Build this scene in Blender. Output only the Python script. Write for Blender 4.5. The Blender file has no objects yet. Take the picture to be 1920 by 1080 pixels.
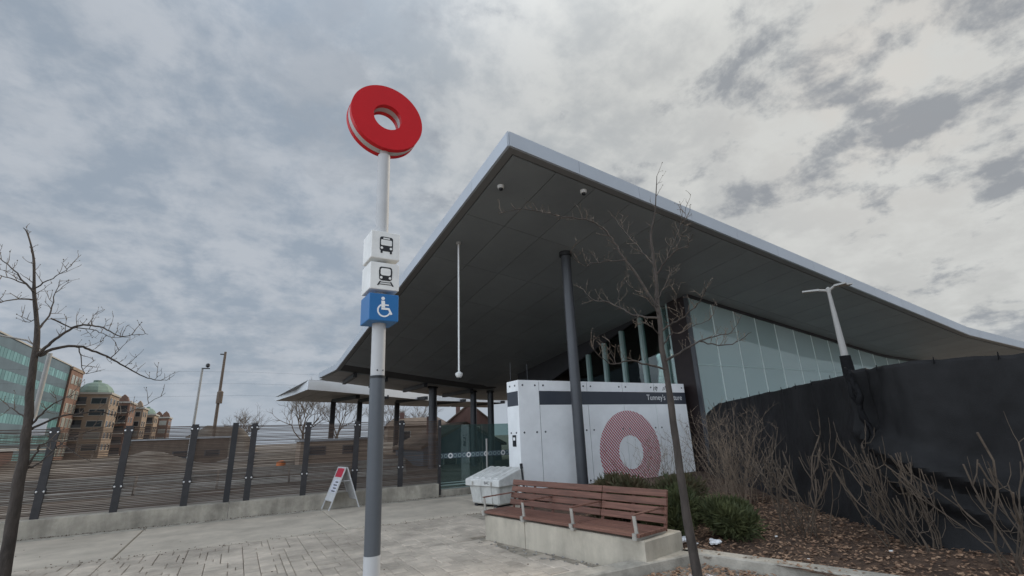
import bpy, math, random
from mathutils import Vector, Matrix, noise

R_ = random.Random(7)
scene = bpy.context.scene
col = scene.collection

# ------------------------------------------------------------------ camera
cam_data = bpy.data.cameras.new('camera')
cam = bpy.data.objects.new('camera', cam_data)
col.objects.link(cam)
cam_data.sensor_width = 36.0
cam_data.lens = 16.425
cam_data.clip_start = 0.05
cam_data.clip_end = 4000
CM = Matrix((((0.8715319, -0.1151858, -0.4766177), (-0.4889313, -0.2777428, -0.8269251), (-0.0371271, 0.9537249, -0.2983796))))
cam.matrix_world = Matrix.Translation((0, 0, 1.55)) @ CM.to_4x4()
scene.camera = cam

# ------------------------------------------------------------------ sky
SUN_AZ, SUN_EL = math.radians(16.0), math.radians(33.0)
sun_dir = Vector((math.cos(SUN_AZ) * math.cos(SUN_EL), math.sin(SUN_AZ) * math.cos(SUN_EL), math.sin(SUN_EL)))
world = bpy.data.worlds.new('World')
scene.world = world
world.use_nodes = True
nt = world.node_tree
nt.nodes.clear()
def N(t, **kw):
    n = nt.nodes.new(t)
    for k, v in kw.items():
        setattr(n, k, v)
    return n
def L(a, b):
    nt.links.new(a, b)
def val(node, *names):
    pass
def M(op, a, b=None, c=None, clamp=False):
    n = N('ShaderNodeMath', operation=op)
    n.use_clamp = clamp
    for i, v in enumerate((a, b, c)):
        if v is None:
            continue
        if isinstance(v, (int, float)):
            n.inputs[i].default_value = v
        else:
            L(v, n.inputs[i])
    return n.outputs[0]
def mixc(f, a, b):
    n = N('ShaderNodeMix', data_type='RGBA')
    for s, v in ((n.inputs['Factor'], f), (n.inputs[6], a), (n.inputs[7], b)):
        if isinstance(v, (int, float)):
            s.default_value = v
        elif isinstance(v, tuple):
            s.default_value = (*v, 1)
        else:
            L(v, s)
    return n.outputs[2]
def smooth(x, a, b):
    n = N('ShaderNodeMapRange', interpolation_type='SMOOTHSTEP')
    L(x, n.inputs[0])
    n.inputs[1].default_value = a
    n.inputs[2].default_value = b
    return n.outputs[0]
sky = N('ShaderNodeTexSky', sky_type='NISHITA')
sky.sun_disc = False
sky.sun_elevation = SUN_EL
sky.sun_rotation = math.pi / 2 - SUN_AZ
sky.air_density = 1.0
sky.dust_density = 2.0
tc = N('ShaderNodeTexCoord')
nrm = N('ShaderNodeVectorMath', operation='NORMALIZE')
L(tc.outputs['Generated'], nrm.inputs[0])
D = nrm.outputs[0]
sep = N('ShaderNodeSeparateXYZ')
L(D, sep.inputs[0])
dz = M('ADD', M('MAXIMUM', sep.outputs[2], 0.0), 0.30)
comb = N('ShaderNodeCombineXYZ')
L(M('DIVIDE', sep.outputs[0], dz), comb.inputs[0])
L(M('DIVIDE', sep.outputs[1], dz), comb.inputs[1])
def fbm(scale, detail, rough, off, dist=0.0):
    mp = N('ShaderNodeMapping')
    L(comb.outputs[0], mp.inputs[0])
    mp.inputs['Location'].default_value = off
    n = N('ShaderNodeTexNoise')
    n.inputs['Scale'].default_value = scale
    n.inputs['Detail'].default_value = detail
    n.inputs['Roughness'].default_value = rough
    n.inputs['Distortion'].default_value = dist
    L(mp.outputs[0], n.inputs['Vector'])
    return n.outputs[0]
dot = N('ShaderNodeVectorMath', operation='DOT_PRODUCT')
L(D, dot.inputs[0])
dot.inputs[1].default_value = sun_dir
sunny = smooth(dot.outputs['Value'], 0.50, 1.0)          # glow of the veiled sun
n_big = fbm(1.5, 3, 0.5, (3.1, 1.7, 0), 0.0)
n_mid = fbm(4.2, 10, 0.58, (0.4, 5.2, 0), 0.15)
n_fin = fbm(9.5, 8, 0.62, (7.7, 2.2, 0), 0.15)
n_lmp = fbm(5.6, 11, 0.62, (9.3, 4.4, 0), 0.15)
puffs = smooth(M('ADD', M('MULTIPLY', n_mid, 0.64), M('MULTIPLY', n_fin, 0.36)), 0.40, 0.60)
lump_n = M('ADD', M('ADD', M('MULTIPLY', n_big, 0.34), M('MULTIPLY', n_lmp, 0.48)), M('MULTIPLY', n_fin, 0.18))
lumps = smooth(lump_n, 0.480, 0.578)
veil = mixc(sunny, (0.228, 0.268, 0.318), (0.335, 0.347, 0.346))
gap = N('ShaderNodeVectorMath', operation='SCALE')
L(sky.outputs[0], gap.inputs[0])
gap.inputs['Scale'].default_value = 0.04
veil = mixc(0.10, veil, gap.outputs[0])
puffc = mixc(sunny, (0.326, 0.352, 0.388), (0.435, 0.440, 0.428))
c1 = mixc(M('MULTIPLY', puffs, 0.95), veil, puffc)
darkc = mixc(sunny, (0.230, 0.258, 0.296), (0.165, 0.180, 0.204))
c2 = mixc(M('MULTIPLY', lumps, M('ADD', 0.22, M('MULTIPLY', smooth(dot.outputs['Value'], 0.30, 0.80), 0.58))), c1, darkc)
hz = smooth(sep.outputs[2], 0.0, 0.17)                      # low sky: even pale layer
c3 = mixc(hz, mixc(sunny, (0.275, 0.310, 0.355), (0.300, 0.325, 0.350)), c2)
# added sky gain overhead and opposite the sun, fills white wall and ground
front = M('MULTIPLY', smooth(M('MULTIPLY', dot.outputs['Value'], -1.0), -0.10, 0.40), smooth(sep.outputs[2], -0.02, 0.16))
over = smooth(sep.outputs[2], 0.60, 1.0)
fill_gain = M('ADD', 1.0, M('ADD', M('MULTIPLY', front, 3.2), M('MULTIPLY', over, 0.9)))
bg = N('ShaderNodeBackground')
L(c3, bg.inputs[0])
L(fill_gain, bg.inputs[1])
wo = N('ShaderNodeOutputWorld')
L(bg.outputs[0], wo.inputs[0])

sun_data = bpy.data.lights.new('sun', 'SUN')
sun_data.energy = 1.5
sun_data.angle = math.radians(18)
sun_data.color = (1.0, 0.90, 0.76)
sun = bpy.data.objects.new('sun', sun_data)
col.objects.link(sun)
sun.rotation_euler = (-sun_dir).to_track_quat('-Z', 'Y').to_euler()
sun.location = (30, 10, 30)

scene.render.engine = 'CYCLES'
vs = scene.view_settings
vs.view_transform = 'Standard'
vs.look = 'None'
vs.exposure = 0.55
vs.gamma = 1.0
vs.use_curve_mapping = False

# ------------------------------------------------------------------ materials
MATS = {}
def mat(name, c, rough=0.7, var=0.0, vscale=3.0, bump=0.0, bscale=30.0, metal=0.0, c2=None, rnd=0.0, spec=0.5, stretch=None, coord='Object', detail=6, stain=0.0, sscale=0.7):
    m = bpy.data.materials.new(name)
    m.use_nodes = True
    t = m.node_tree
    b = t.nodes['Principled BSDF']
    b.inputs['Roughness'].default_value = rough
    b.inputs['Metallic'].default_value = metal
    b.inputs['Specular IOR Level'].default_value = spec
    b.inputs['Base Color'].default_value = (*c, 1)
    tcn = t.nodes.new('ShaderNodeTexCoord')
    vec = tcn.outputs[coord]
    if stretch:
        mp = t.nodes.new('ShaderNodeMapping')
        mp.inputs['Scale'].default_value = stretch
        t.links.new(vec, mp.inputs[0])
        vec = mp.outputs[0]
    if rnd > 0:
        oi = t.nodes.new('ShaderNodeObjectInfo')
        sc = t.nodes.new('ShaderNodeMath')
        sc.operation = 'MULTIPLY'
        sc.inputs[1].default_value = 37.0
        t.links.new(oi.outputs['Random'], sc.inputs[0])
        va = t.nodes.new('ShaderNodeVectorMath')
        va.operation = 'ADD'
        t.links.new(vec, va.inputs[0])
        t.links.new(sc.outputs[0], va.inputs[1])
        vec = va.outputs[0]
    out = None
    if var > 0 or c2:
        nz = t.nodes.new('ShaderNodeTexNoise')
        nz.inputs['Scale'].default_value = vscale
        nz.inputs['Detail'].default_value = detail
        nz.inputs['Roughness'].default_value = 0.65
        t.links.new(vec, nz.inputs['Vector'])
        rp = t.nodes.new('ShaderNodeMapRange')
        rp.inputs[1].default_value = 0.35
        rp.inputs[2].default_value = 0.65
        t.links.new(nz.outputs[0], rp.inputs[0])
        mx = t.nodes.new('ShaderNodeMix')
        mx.data_type = 'RGBA'
        t.links.new(rp.outputs[0], mx.inputs['Factor'])
        ca = c
        cb = c2 if c2 else tuple(min(1, x * (1 + var)) for x in c)
        if not c2:
            ca = tuple(x * (1 - var) for x in c)
        mx.inputs[6].default_value = (*ca, 1)
        mx.inputs[7].default_value = (*cb, 1)
        out = mx.outputs[2]
    if rnd > 0:
        hs = t.nodes.new('ShaderNodeHueSaturation')
        mr = t.nodes.new('ShaderNodeMapRange')
        mr.inputs[3].default_value = 1 - rnd
        mr.inputs[4].default_value = 1 + rnd
        t.links.new(oi.outputs['Random'], mr.inputs[0])
        t.links.new(mr.outputs[0], hs.inputs['Value'])
        hs.inputs['Color'].default_value = (*c, 1)
        if out:
            t.links.new(out, hs.inputs['Color'])
        out = hs.outputs[0]
    if stain > 0:                                   # large weathering patches in world space
        ge = t.nodes.new('ShaderNodeNewGeometry')
        ns = t.nodes.new('ShaderNodeTexNoise')
        ns.inputs['Scale'].default_value = sscale
        ns.inputs['Detail'].default_value = 9
        ns.inputs['Roughness'].default_value = 0.68
        t.links.new(ge.outputs['Position'], ns.inputs['Vector'])
        mr2 = t.nodes.new('ShaderNodeMapRange')
        mr2.inputs[1].default_value = 0.36
        mr2.inputs[2].default_value = 0.60
        mr2.inputs[3].default_value = 1 - stain
        mr2.inputs[4].default_value = 1.04
        t.links.new(ns.outputs[0], mr2.inputs[0])
        h2 = t.nodes.new('ShaderNodeHueSaturation')
        h2.inputs['Color'].default_value = (*c, 1)
        t.links.new(mr2.outputs[0], h2.inputs['Value'])
        if out:
            t.links.new(out, h2.inputs['Color'])
        out = h2.outputs[0]
    if out:
        t.links.new(out, b.inputs['Base Color'])
    if bump > 0:
        nb = t.nodes.new('ShaderNodeTexNoise')
        nb.inputs['Scale'].default_value = bscale
        nb.inputs['Detail'].default_value = 6
        t.links.new(vec, nb.inputs['Vector'])
        bp = t.nodes.new('ShaderNodeBump')
        bp.inputs['Strength'].default_value = bump
        bp.inputs['Distance'].default_value = 0.02
        t.links.new(nb.outputs[0], bp.inputs['Height'])
        t.links.new(bp.outputs[0], b.inputs['Normal'])
    MATS[name] = m
    return m

def glass(name, tint, refl, fres=1.45, diffuse_mix=None):
    m = bpy.data.materials.new(name)
    m.use_nodes = True
    t = m.node_tree
    t.nodes.clear()
    o = t.nodes.new('ShaderNodeOutputMaterial')
    tr = t.nodes.new('ShaderNodeBsdfTransparent')
    tr.inputs[0].default_value = (*tint, 1)
    gl = t.nodes.new('ShaderNodeBsdfGlossy')
    gl.inputs['Roughness'].default_value = 0.015
    gl.inputs[0].default_value = (0.86, 0.95, 0.93, 1)
    fr = t.nodes.new('ShaderNodeFresnel')
    fr.inputs[0].default_value = fres
    ad = t.nodes.new('ShaderNodeMath')
    ad.operation = 'ADD'
    ad.use_clamp = True
    ad.inputs[1].default_value = refl
    t.links.new(fr.outputs[0], ad.inputs[0])
    nz = t.nodes.new('ShaderNodeTexNoise')
    nz.inputs['Scale'].default_value = 0.9
    bp = t.nodes.new('ShaderNodeBump')
    bp.inputs['Strength'].default_value = 0.03
    bp.inputs['Distance'].default_value = 0.05
    tcn = t.nodes.new('ShaderNodeTexCoord')
    t.links.new(tcn.outputs['Object'], nz.inputs['Vector'])
    t.links.new(nz.outputs[0], bp.inputs['Height'])
    t.links.new(bp.outputs[0], gl.inputs['Normal'])
    ms = t.nodes.new('ShaderNodeMixShader')
    t.links.new(ad.outputs[0], ms.inputs[0])
    t.links.new(tr.outputs[0], ms.inputs[1])
    t.links.new(gl.outputs[0], ms.inputs[2])
    last = ms.outputs[0]
    if diffuse_mix:                                       # even diffuse tone; on the hall front it stands in for reflected sky
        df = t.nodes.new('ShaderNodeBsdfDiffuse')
        df.inputs[0].default_value = (*diffuse_mix[:3], 1)
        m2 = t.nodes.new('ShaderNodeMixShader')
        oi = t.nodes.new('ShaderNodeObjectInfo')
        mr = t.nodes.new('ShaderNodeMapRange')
        mr.inputs[3].default_value = diffuse_mix[3] - 0.08
        mr.inputs[4].default_value = diffuse_mix[3] + 0.08
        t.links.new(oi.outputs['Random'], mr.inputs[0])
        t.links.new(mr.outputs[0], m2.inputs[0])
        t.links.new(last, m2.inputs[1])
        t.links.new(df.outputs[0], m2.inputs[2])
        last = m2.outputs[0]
    t.links.new(last, o.inputs[0])
    MATS[name] = m
    return m

mat('slab', (0.515, 0.452, 0.37), 0.85, 0.10, 1.6, 0.25, 60, coord='Object', rnd=0.03, detail=9, stain=0.22, sscale=1.1)
mat('paver', (0.55, 0.475, 0.39), 0.88, 0.16, 2.6, 0.35, 45, rnd=0.12, stain=0.34, sscale=0.9)
mat('sand', (0.30, 0.265, 0.215), 0.95, 0.35, 8, 0.5, 60)
mat('wallconc', (0.42, 0.38, 0.315), 0.9, 0.22, 1.6, 0.4, 30, stretch=(1.6, 1, 0.35), stain=0.40, sscale=1.7)
mat('benchconc', (0.50, 0.45, 0.365), 0.85, 0.13, 1.5, 0.25, 50, stretch=(2.5, 2.5, 0.4), stain=0.20, sscale=2.0)
mat('kerb', (0.43, 0.395, 0.335), 0.9, 0.2, 5, 0.4, 60, stain=0.3, sscale=2.5)
mat('dirt', (0.090, 0.070, 0.054), 0.95, c2=(0.205, 0.178, 0.148), vscale=0.5, bump=0.5, bscale=6)
mat('soil', (0.045, 0.026, 0.017), 0.95, c2=(0.12, 0.072, 0.045), vscale=7, bump=0.9, bscale=40)
mat('leaf', (0.12, 0.055, 0.030), 0.8, c2=(0.40, 0.26, 0.165), vscale=16)
mat('gravel', (0.16, 0.145, 0.12), 0.95, c2=(0.42, 0.40, 0.37), vscale=16, bump=0.8, bscale=60)
mat('snow', (0.78, 0.79, 0.80), 0.6, 0.08, 8, 0.4, 30)
mat('litter', (0.72, 0.72, 0.70), 0.6)
mat('postmetal', (0.030, 0.028, 0.030), 0.5, 0.25, 8)
mat('rod', (0.078, 0.052, 0.039), 0.8, 0.45, 1.2, stretch=(0.4, 1, 14))
mat('steel', (0.75, 0.75, 0.75), 0.3, metal=1.0)
mat('polelight', (0.50, 0.505, 0.51), 0.62, 0.06, 2, 0.05, 60, spec=0.3)
mat('poledark', (0.085, 0.095, 0.108), 0.38, 0.06, 3)
mat('red', (0.56, 0.006, 0.012), 0.45, 0.04, 2, spec=0.3)
mat('ringwhite', (0.46, 0.445, 0.44), 0.45)
mat('cubewhite', (0.80, 0.80, 0.78), 0.45, 0.03, 3, stain=0.10, sscale=4.0)
mat('cubeblue', (0.014, 0.14, 0.37), 0.4, 0.03, 3)
mat('ink', (0.012, 0.013, 0.016), 0.5)
mat('inkwhite', (0.85, 0.85, 0.85), 0.5)
mat('fascia', (0.50, 0.535, 0.58), 0.36, 0.04, 0.6, metal=0.25, rnd=0.03)
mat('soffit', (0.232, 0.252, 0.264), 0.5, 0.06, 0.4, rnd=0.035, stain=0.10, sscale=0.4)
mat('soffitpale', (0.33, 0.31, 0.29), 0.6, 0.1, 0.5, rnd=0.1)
mat('soffitlip', (0.20, 0.20, 0.20), 0.5)
mat('canopyfascia', (0.72, 0.74, 0.76), 0.4, 0.04, 0.6)
mat('palebacking', (0.60, 0.66, 0.66), 0.7, 0.12, 0.8)
mat('roofback', (0.06, 0.06, 0.062), 0.8)
mat('rooftop', (0.35, 0.36, 0.37), 0.8, 0.1, 1)
mat('column', (0.055, 0.058, 0.065), 0.38, 0.1, 2)
mat('dark', (0.022, 0.022, 0.025), 0.5, 0.2, 2)
mat('maroon', (0.020, 0.012, 0.012), 0.6, 0.2, 2)
mat('mullion', (0.36, 0.47, 0.45), 0.35, metal=0.2)
mat('finpale', (0.60, 0.68, 0.66), 0.4)
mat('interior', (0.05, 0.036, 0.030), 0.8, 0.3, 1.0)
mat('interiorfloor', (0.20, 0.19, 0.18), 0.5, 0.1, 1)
mat('panelwhite', (0.90, 0.91, 0.91), 0.34, 0.03, 0.9, rnd=0.015, stain=0.06, sscale=1.2)
mat('band', (0.045, 0.052, 0.068), 0.4, 0.08, 2)
mat('binbody', (0.58, 0.58, 0.55), 0.6, 0.10, 3, 0.15, 60, stain=0.25, sscale=3.0)
mat('binlid', (0.64, 0.64, 0.615), 0.55, 0.10, 3, 0.15, 60, stain=0.2, sscale=3.0)
mat('wood', (0.172, 0.080, 0.056), 0.6, 0.30, 2.0, 0.35, 30, rnd=0.13, stretch=(1.2, 22, 22))
mat('armmetal', (0.44, 0.42, 0.38), 0.5, 0.15, 6, metal=0.35)
mat('tarp', (0.0140, 0.0137, 0.0145), 0.62, 0.4, 1.0, 0.4, 160, spec=0.25, stain=0.3, sscale=1.3)
mat('tarpknot', (0.008, 0.008, 0.009), 0.85, bump=0.8, bscale=25, spec=0.2)
mat('bark', (0.058, 0.047, 0.040), 0.9, 0.35, 9, 0.8, 40, stretch=(1, 1, 0.35))
mat('twig', (0.135, 0.105, 0.080), 0.85, 0.35, 8)
mat('shrubtwig', (0.088, 0.066, 0.048), 0.85, 0.4, 6)
mat('bushtwig', (0.19, 0.142, 0.102), 0.85, 0.4, 6)
mat('yew', (0.040, 0.052, 0.018), 0.75, c2=(0.105, 0.115, 0.042), vscale=6)
mat('yewbrown', (0.090, 0.058, 0.028), 0.75, c2=(0.065, 0.078, 0.032), vscale=4)
mat('brick', (0.20, 0.118, 0.088), 0.85, 0.15, 0.6, rnd=0.05)
mat('tanbrick', (0.30, 0.225, 0.165), 0.85, 0.12, 0.5, rnd=0.06)
mat('copper', (0.185, 0.255, 0.215), 0.75, 0.15, 0.3)
mat('officespandrel', (0.095, 0.135, 0.155), 0.4, 0.15, 0.3, rnd=0.05)
mat('officepane', (0.12, 0.255, 0.255), 0.28, 0.2, 0.2, rnd=0.25)
mat('darkpane', (0.03, 0.035, 0.04), 0.15, rnd=0.4)
mat('palepane', (0.30, 0.31, 0.28), 0.25, rnd=0.4)
mat('stonetrim', (0.42, 0.40, 0.36), 0.8)
mat('housebrick', (0.125, 0.070, 0.058), 0.85, 0.2, 1)
mat('shingle', (0.14, 0.105, 0.08), 0.9, 0.25, 1.5)
mat('bluegrey', (0.10, 0.135, 0.165), 0.8, 0.1, 1)
mat('orange', (0.62, 0.16, 0.03), 0.5)
mat('barrier', (0.27, 0.25, 0.22), 0.85, 0.2, 2)
mat('polewood', (0.14, 0.105, 0.08), 0.9, 0.25, 6, stretch=(1, 1, 0.1))
mat('domewhite', (0.72, 0.72, 0.70), 0.4)
mat('lamppole', (0.36, 0.35, 0.33), 0.65, 0.06, 3, spec=0.3)
mat('signwhite', (0.58, 0.58, 0.58), 0.55, 0.08, 5)
mat('signred', (0.48, 0.03, 0.06), 0.5, 0.1, 30)
mat('signprint', (0.62, 0.63, 0.70), 0.5, 0.25, 30)
mat('lampglow', (0.9, 0.75, 0.5), 0.5)
glass('frontglass', (0.80, 0.90, 0.89), 0.10, 1.45, (0.58, 0.67, 0.665, 0.40))  # last colour is a pale diffuse tone imitating the sky reflection
glass('sideglass', (0.55, 0.60, 0.58), 0.015)
glass('railglass', (0.66, 0.78, 0.76), 0.03, 1.45, (0.16, 0.22, 0.21, 0.20))

# perforated print of the ring on the service wall (flat print)
def dotprint():
    m = bpy.data.materials.new('ringprint')
    m.use_nodes = True
    t = m.node_tree
    b = t.nodes['Principled BSDF']
    b.inputs['Roughness'].default_value = 0.4
    tcn = t.nodes.new('ShaderNodeTexCoord')
    mp = t.nodes.new('ShaderNodeMapping')
    mp.inputs['Rotation'].default_value = (0, math.radians(45), 0)
    t.links.new(tcn.outputs['Object'], mp.inputs[0])
    sp = t.nodes.new('ShaderNodeSeparateXYZ')
    t.links.new(mp.outputs[0], sp.inputs[0])
    def mm(op, a, bb):
        n = t.nodes.new('ShaderNodeMath')
        n.operation = op
        for i, v in enumerate((a, bb)):
            if v is None:
                continue
            if isinstance(v, (int, float)):
                n.inputs[i].default_value = v
            else:
                t.links.new(v, n.inputs[i])
        return n.outputs[0]
    w = 2 * math.pi / 0.072
    s = mm('ADD', mm('SINE', mm('MULTIPLY', sp.outputs[0], w), None), mm('MULTIPLY', mm('SINE', mm('MULTIPLY', sp.outputs[2], w), None), 0.55))
    r = t.nodes.new('ShaderNodeMapRange')
    r.inputs[1].default_value = -0.35
    r.inputs[2].default_value = 0.1
    t.links.new(s, r.inputs[0])
    mx = t.nodes.new('ShaderNodeMix')
    mx.data_type = 'RGBA'
    mx.inputs[6].default_value = (0.80, 0.78, 0.79, 1)
    mx.inputs[7].default_value = (0.42, 0.035, 0.055, 1)
    t.links.new(r.outputs[0], mx.inputs['Factor'])
    t.links.new(mx.outputs[2], b.inputs['Base Color'])
    MATS['ringprint'] = m
dotprint()

# ------------------------------------------------------------------ mesh helpers
class MB:
    def __init__(s):
        s.v, s.f = [], []
    def add(s, vs, fs):
        o = len(s.v)
        s.v += [tuple(p) for p in vs]
        s.f += [tuple(i + o for i in f) for f in fs]
        return s
    def box(s, x0, x1, y0, y1, z0, z1):
        return s.hexa([(x0, y0, z0), (x1, y0, z0), (x1, y1, z0), (x0, y1, z0), (x0, y0, z1), (x1, y0, z1), (x1, y1, z1), (x0, y1, z1)])
    def cbox(s, x0, x1, y0, y1, z0, z1, b=0.01):
        """box with chamfered upper edges and corners"""
        vs = [(x0, y0, z0), (x1, y0, z0), (x1, y1, z0), (x0, y1, z0),
              (x0, y0, z1 - b), (x1, y0, z1 - b), (x1, y1, z1 - b), (x0, y1, z1 - b),
              (x0 + b, y0 + b, z1), (x1 - b, y0 + b, z1), (x1 - b, y1 - b, z1), (x0 + b, y1 - b, z1)]
        fs = [(3, 2, 1, 0), (0, 1, 5, 4), (1, 2, 6, 5), (2, 3, 7, 6), (3, 0, 4, 7), (4, 5, 9, 8), (5, 6, 10, 9), (6, 7, 11, 10), (7, 4, 8, 11), (8, 9, 10, 11)]
        return s.add(vs, fs)
    def hexa(s, p):
        return s.add(p, [(3, 2, 1, 0), (4, 5, 6, 7), (0, 1, 5, 4), (1, 2, 6, 5), (2, 3, 7, 6), (3, 0, 4, 7)])
    def bar(s, a, b, w, h, up=(0, 0, 1)):
        a, b = Vector(a), Vector(b)
        d = (b - a).normalized()
        r = d.cross(Vector(up))
        if r.length < 1e-4:
            r = d.cross(Vector((1, 0, 0)))
        r.normalize()
        u = r.cross(d)
        r *= w / 2
        u *= h / 2
        return s.hexa([a - r - u, a + r - u, b + r - u, b - r - u, a - r + u, a + r + u, b + r + u, b - r + u])
    def tube(s, pts, rad, n=8, cap=True):
        pts = [Vector(p) for p in pts]
        m = len(pts)
        if isinstance(rad, (int, float)):
            rad = [rad] * m
        ref = None
        rings = []
        for i, p in enumerate(pts):
            d = (pts[min(i + 1, m - 1)] - pts[max(i - 1, 0)])
            d = d.normalized() if d.length > 1e-9 else Vector((0, 0, 1))
            if ref is None:
                ref = Vector((1, 0, 0)) if abs(d.x) < 0.9 else Vector((0, 1, 0))
            r = (ref - d * ref.dot(d))
            r.normalize()
            ref = r
            q = d.cross(r)
            rings.append([p + (r * math.cos(2 * math.pi * k / n) + q * math.sin(2 * math.pi * k / n)) * rad[i] for k in range(n)])
        vs = [v for g in rings for v in g]
        fs = []
        for i in range(m - 1):
            for k in range(n):
                k2 = (k + 1) % n
                fs.append((i * n + k, i * n + k2, (i + 1) * n + k2, (i + 1) * n + k))
        if cap:
            fs.append(tuple(reversed(range(n))))
            fs.append(tuple((m - 1) * n + k for k in range(n)))
        return s.add(vs, fs)
    def lathe(s, prof, n=24, c=(0, 0, 0)):
        vs, fs = [], []
        for r, z in prof:
            for k in range(n):
                a = 2 * math.pi * k / n
                vs.append((c[0] + r * math.cos(a), c[1] + r * math.sin(a), c[2] + z))
        for i in range(len(prof) - 1):
            for k in range(n):
                k2 = (k + 1) % n
                fs.append((i * n + k, i * n + k2, (i + 1) * n + k2, (i + 1) * n + k))
        fs.append(tuple(reversed(range(n))))
        fs.append(tuple((len(prof) - 1) * n + k for k in range(n)))
        return s.add(vs, fs)
    def prism_y(s, poly, y0, y1):
        """polygon in xz extruded along y"""
        n = len(poly)
        vs = [(x, y0, z) for x, z in poly] + [(x, y1, z) for x, z in poly]
        fs = [tuple(range(n)), tuple(reversed(range(n, 2 * n)))]
        for i in range(n):
            j = (i + 1) % n
            fs.append((j, i, n + i, n + j))
        return s.add(vs, fs)
    def ring_y(s, r0, r1, y0, y1, cx=0, cz=0, n=64, a0=0, a1=2 * math.pi):
        vs, fs = [], []
        full = abs(a1 - a0 - 2 * math.pi) < 1e-6
        m = n if full else n + 1
        for k in range(m):
            a = a0 + (a1 - a0) * k / n
            c, q = math.cos(a), math.sin(a)
            vs += [(cx + r0 * c, y0, cz + r0 * q), (cx + r1 * c, y0, cz + r1 * q), (cx + r1 * c, y1, cz + r1 * q), (cx + r0 * c, y1, cz + r0 * q)]
        for k in range(n):
            i, j = 4 * k, 4 * ((k + 1) % m)
            for e in range(4):
                fs.append((i + e, i + (e + 1) % 4, j + (e + 1) % 4, j + e))
        return s.add(vs, fs)
    def mesh(s, name, m, smooth=False, fix=True):
        me = bpy.data.meshes.new(name)
        me.from_pydata(s.v, [], s.f)
        me.materials.append(MATS[m])
        if fix:
            import bmesh
            bm = bmesh.new()
            bm.from_mesh(me)
            bmesh.ops.recalc_face_normals(bm, faces=bm.faces)
            bm.to_mesh(me)
            bm.free()
        if smooth:
            for p in me.polygons:
                p.use_smooth = True
            try:
                me.set_sharp_from_angle(angle=math.radians(40))
            except Exception:
                pass
        me.update()
        return me
    def build(s, name, m, parent=None, smooth=False, fix=True):
        return link(name, s.mesh(name, m, smooth, fix), parent)
def link(name, me, parent=None, loc=None, rz=0.0):
    o = bpy.data.objects.new(name, me)
    col.objects.link(o)
    if parent:
        o.parent = parent
    if loc:
        o.location = loc
    if rz:
        o.rotation_euler.z = rz
    return o
def tag(o, label=None, cat=None, group=None, kind=None):
    for k, v in (('label', label), ('category', cat), ('group', group), ('kind', kind)):
        if v:
            o[k] = v
    return o
def thing(name, label, cat, loc=(0, 0, 0), rz=0.0, group=None):
    o = bpy.data.objects.new(name, None)
    o.empty_display_size = 0.2
    col.objects.link(o)
    o.location = loc
    o.rotation_euler.z = rz
    return tag(o, label, cat, group)
def structure(o):
    o['kind'] = 'structure'
    return o
def text_mesh(name, txt, size, m, extrude=0.002):
    cu = bpy.data.curves.new(name, 'FONT')
    cu.body = txt
    cu.size = size
    cu.extrude = extrude
    o = bpy.data.objects.new(name, cu)
    col.objects.link(o)
    dg = bpy.context.evaluated_depsgraph_get()
    me = bpy.data.meshes.new_from_object(o.evaluated_get(dg))
    bpy.data.objects.remove(o)
    me.materials.clear()
    me.materials.append(MATS[m])
    return me
def blob(mb, c, r, seed, n=1, squash=1.0):
    """rough little lump: perturbed octa sphere"""
    rr = random.Random(seed)
    vs, fs = [], []
    rows, seg = 4, 7
    vs.append((c[0], c[1], c[2] + r * squash))
    for i in range(1, rows):
        t = math.pi * i / rows
        for k in range(seg):
            a = 2 * math.pi * (k + 0.5 * (i % 2)) / seg
            q = r * rr.uniform(0.75, 1.2)
            vs.append((c[0] + q * math.sin(t) * math.cos(a), c[1] + q * math.sin(t) * math.sin(a), c[2] + q * math.cos(t) * squash))
    vs.append((c[0], c[1], c[2] - r * squash))
    for k in range(seg):
        fs.append((0, 1 + k, 1 + (k + 1) % seg))
        for i in range(rows - 2):
            a, b = 1 + i * seg + k, 1 + i * seg + (k + 1) % seg
            fs.append((a, a + seg, b + seg, b))
        e = 1 + (rows - 2) * seg
        fs.append((e + (k + 1) % seg, e + k, len(vs) - 1))
    mb.add(vs, fs)

# ================================================================== SETTING
# ground: one sheet to the horizon, 0.3 m below the plaza
mb = MB()
rings = [0.0, 8, 16, 30, 50, 80, 130, 220, 400, 800, 1600]
seg = 40
vs = [(0, 0, -0.32)]
for r in rings[1:]:
    for k in range(seg):
        a = 2 * math.pi * k / seg
        vs.append((r * math.cos(a), r * math.sin(a), -0.32))
fs = [(0, 1 + k, 1 + (k + 1) % seg) for k in range(seg)]
for i in range(len(rings) - 2):
    for k in range(seg):
        a, b = 1 + i * seg + k, 1 + i * seg + (k + 1) % seg
        fs.append((a, a + seg, b + seg, b))
mb.add(vs, fs)
structure(mb.build('ground', 'dirt'))

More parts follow.
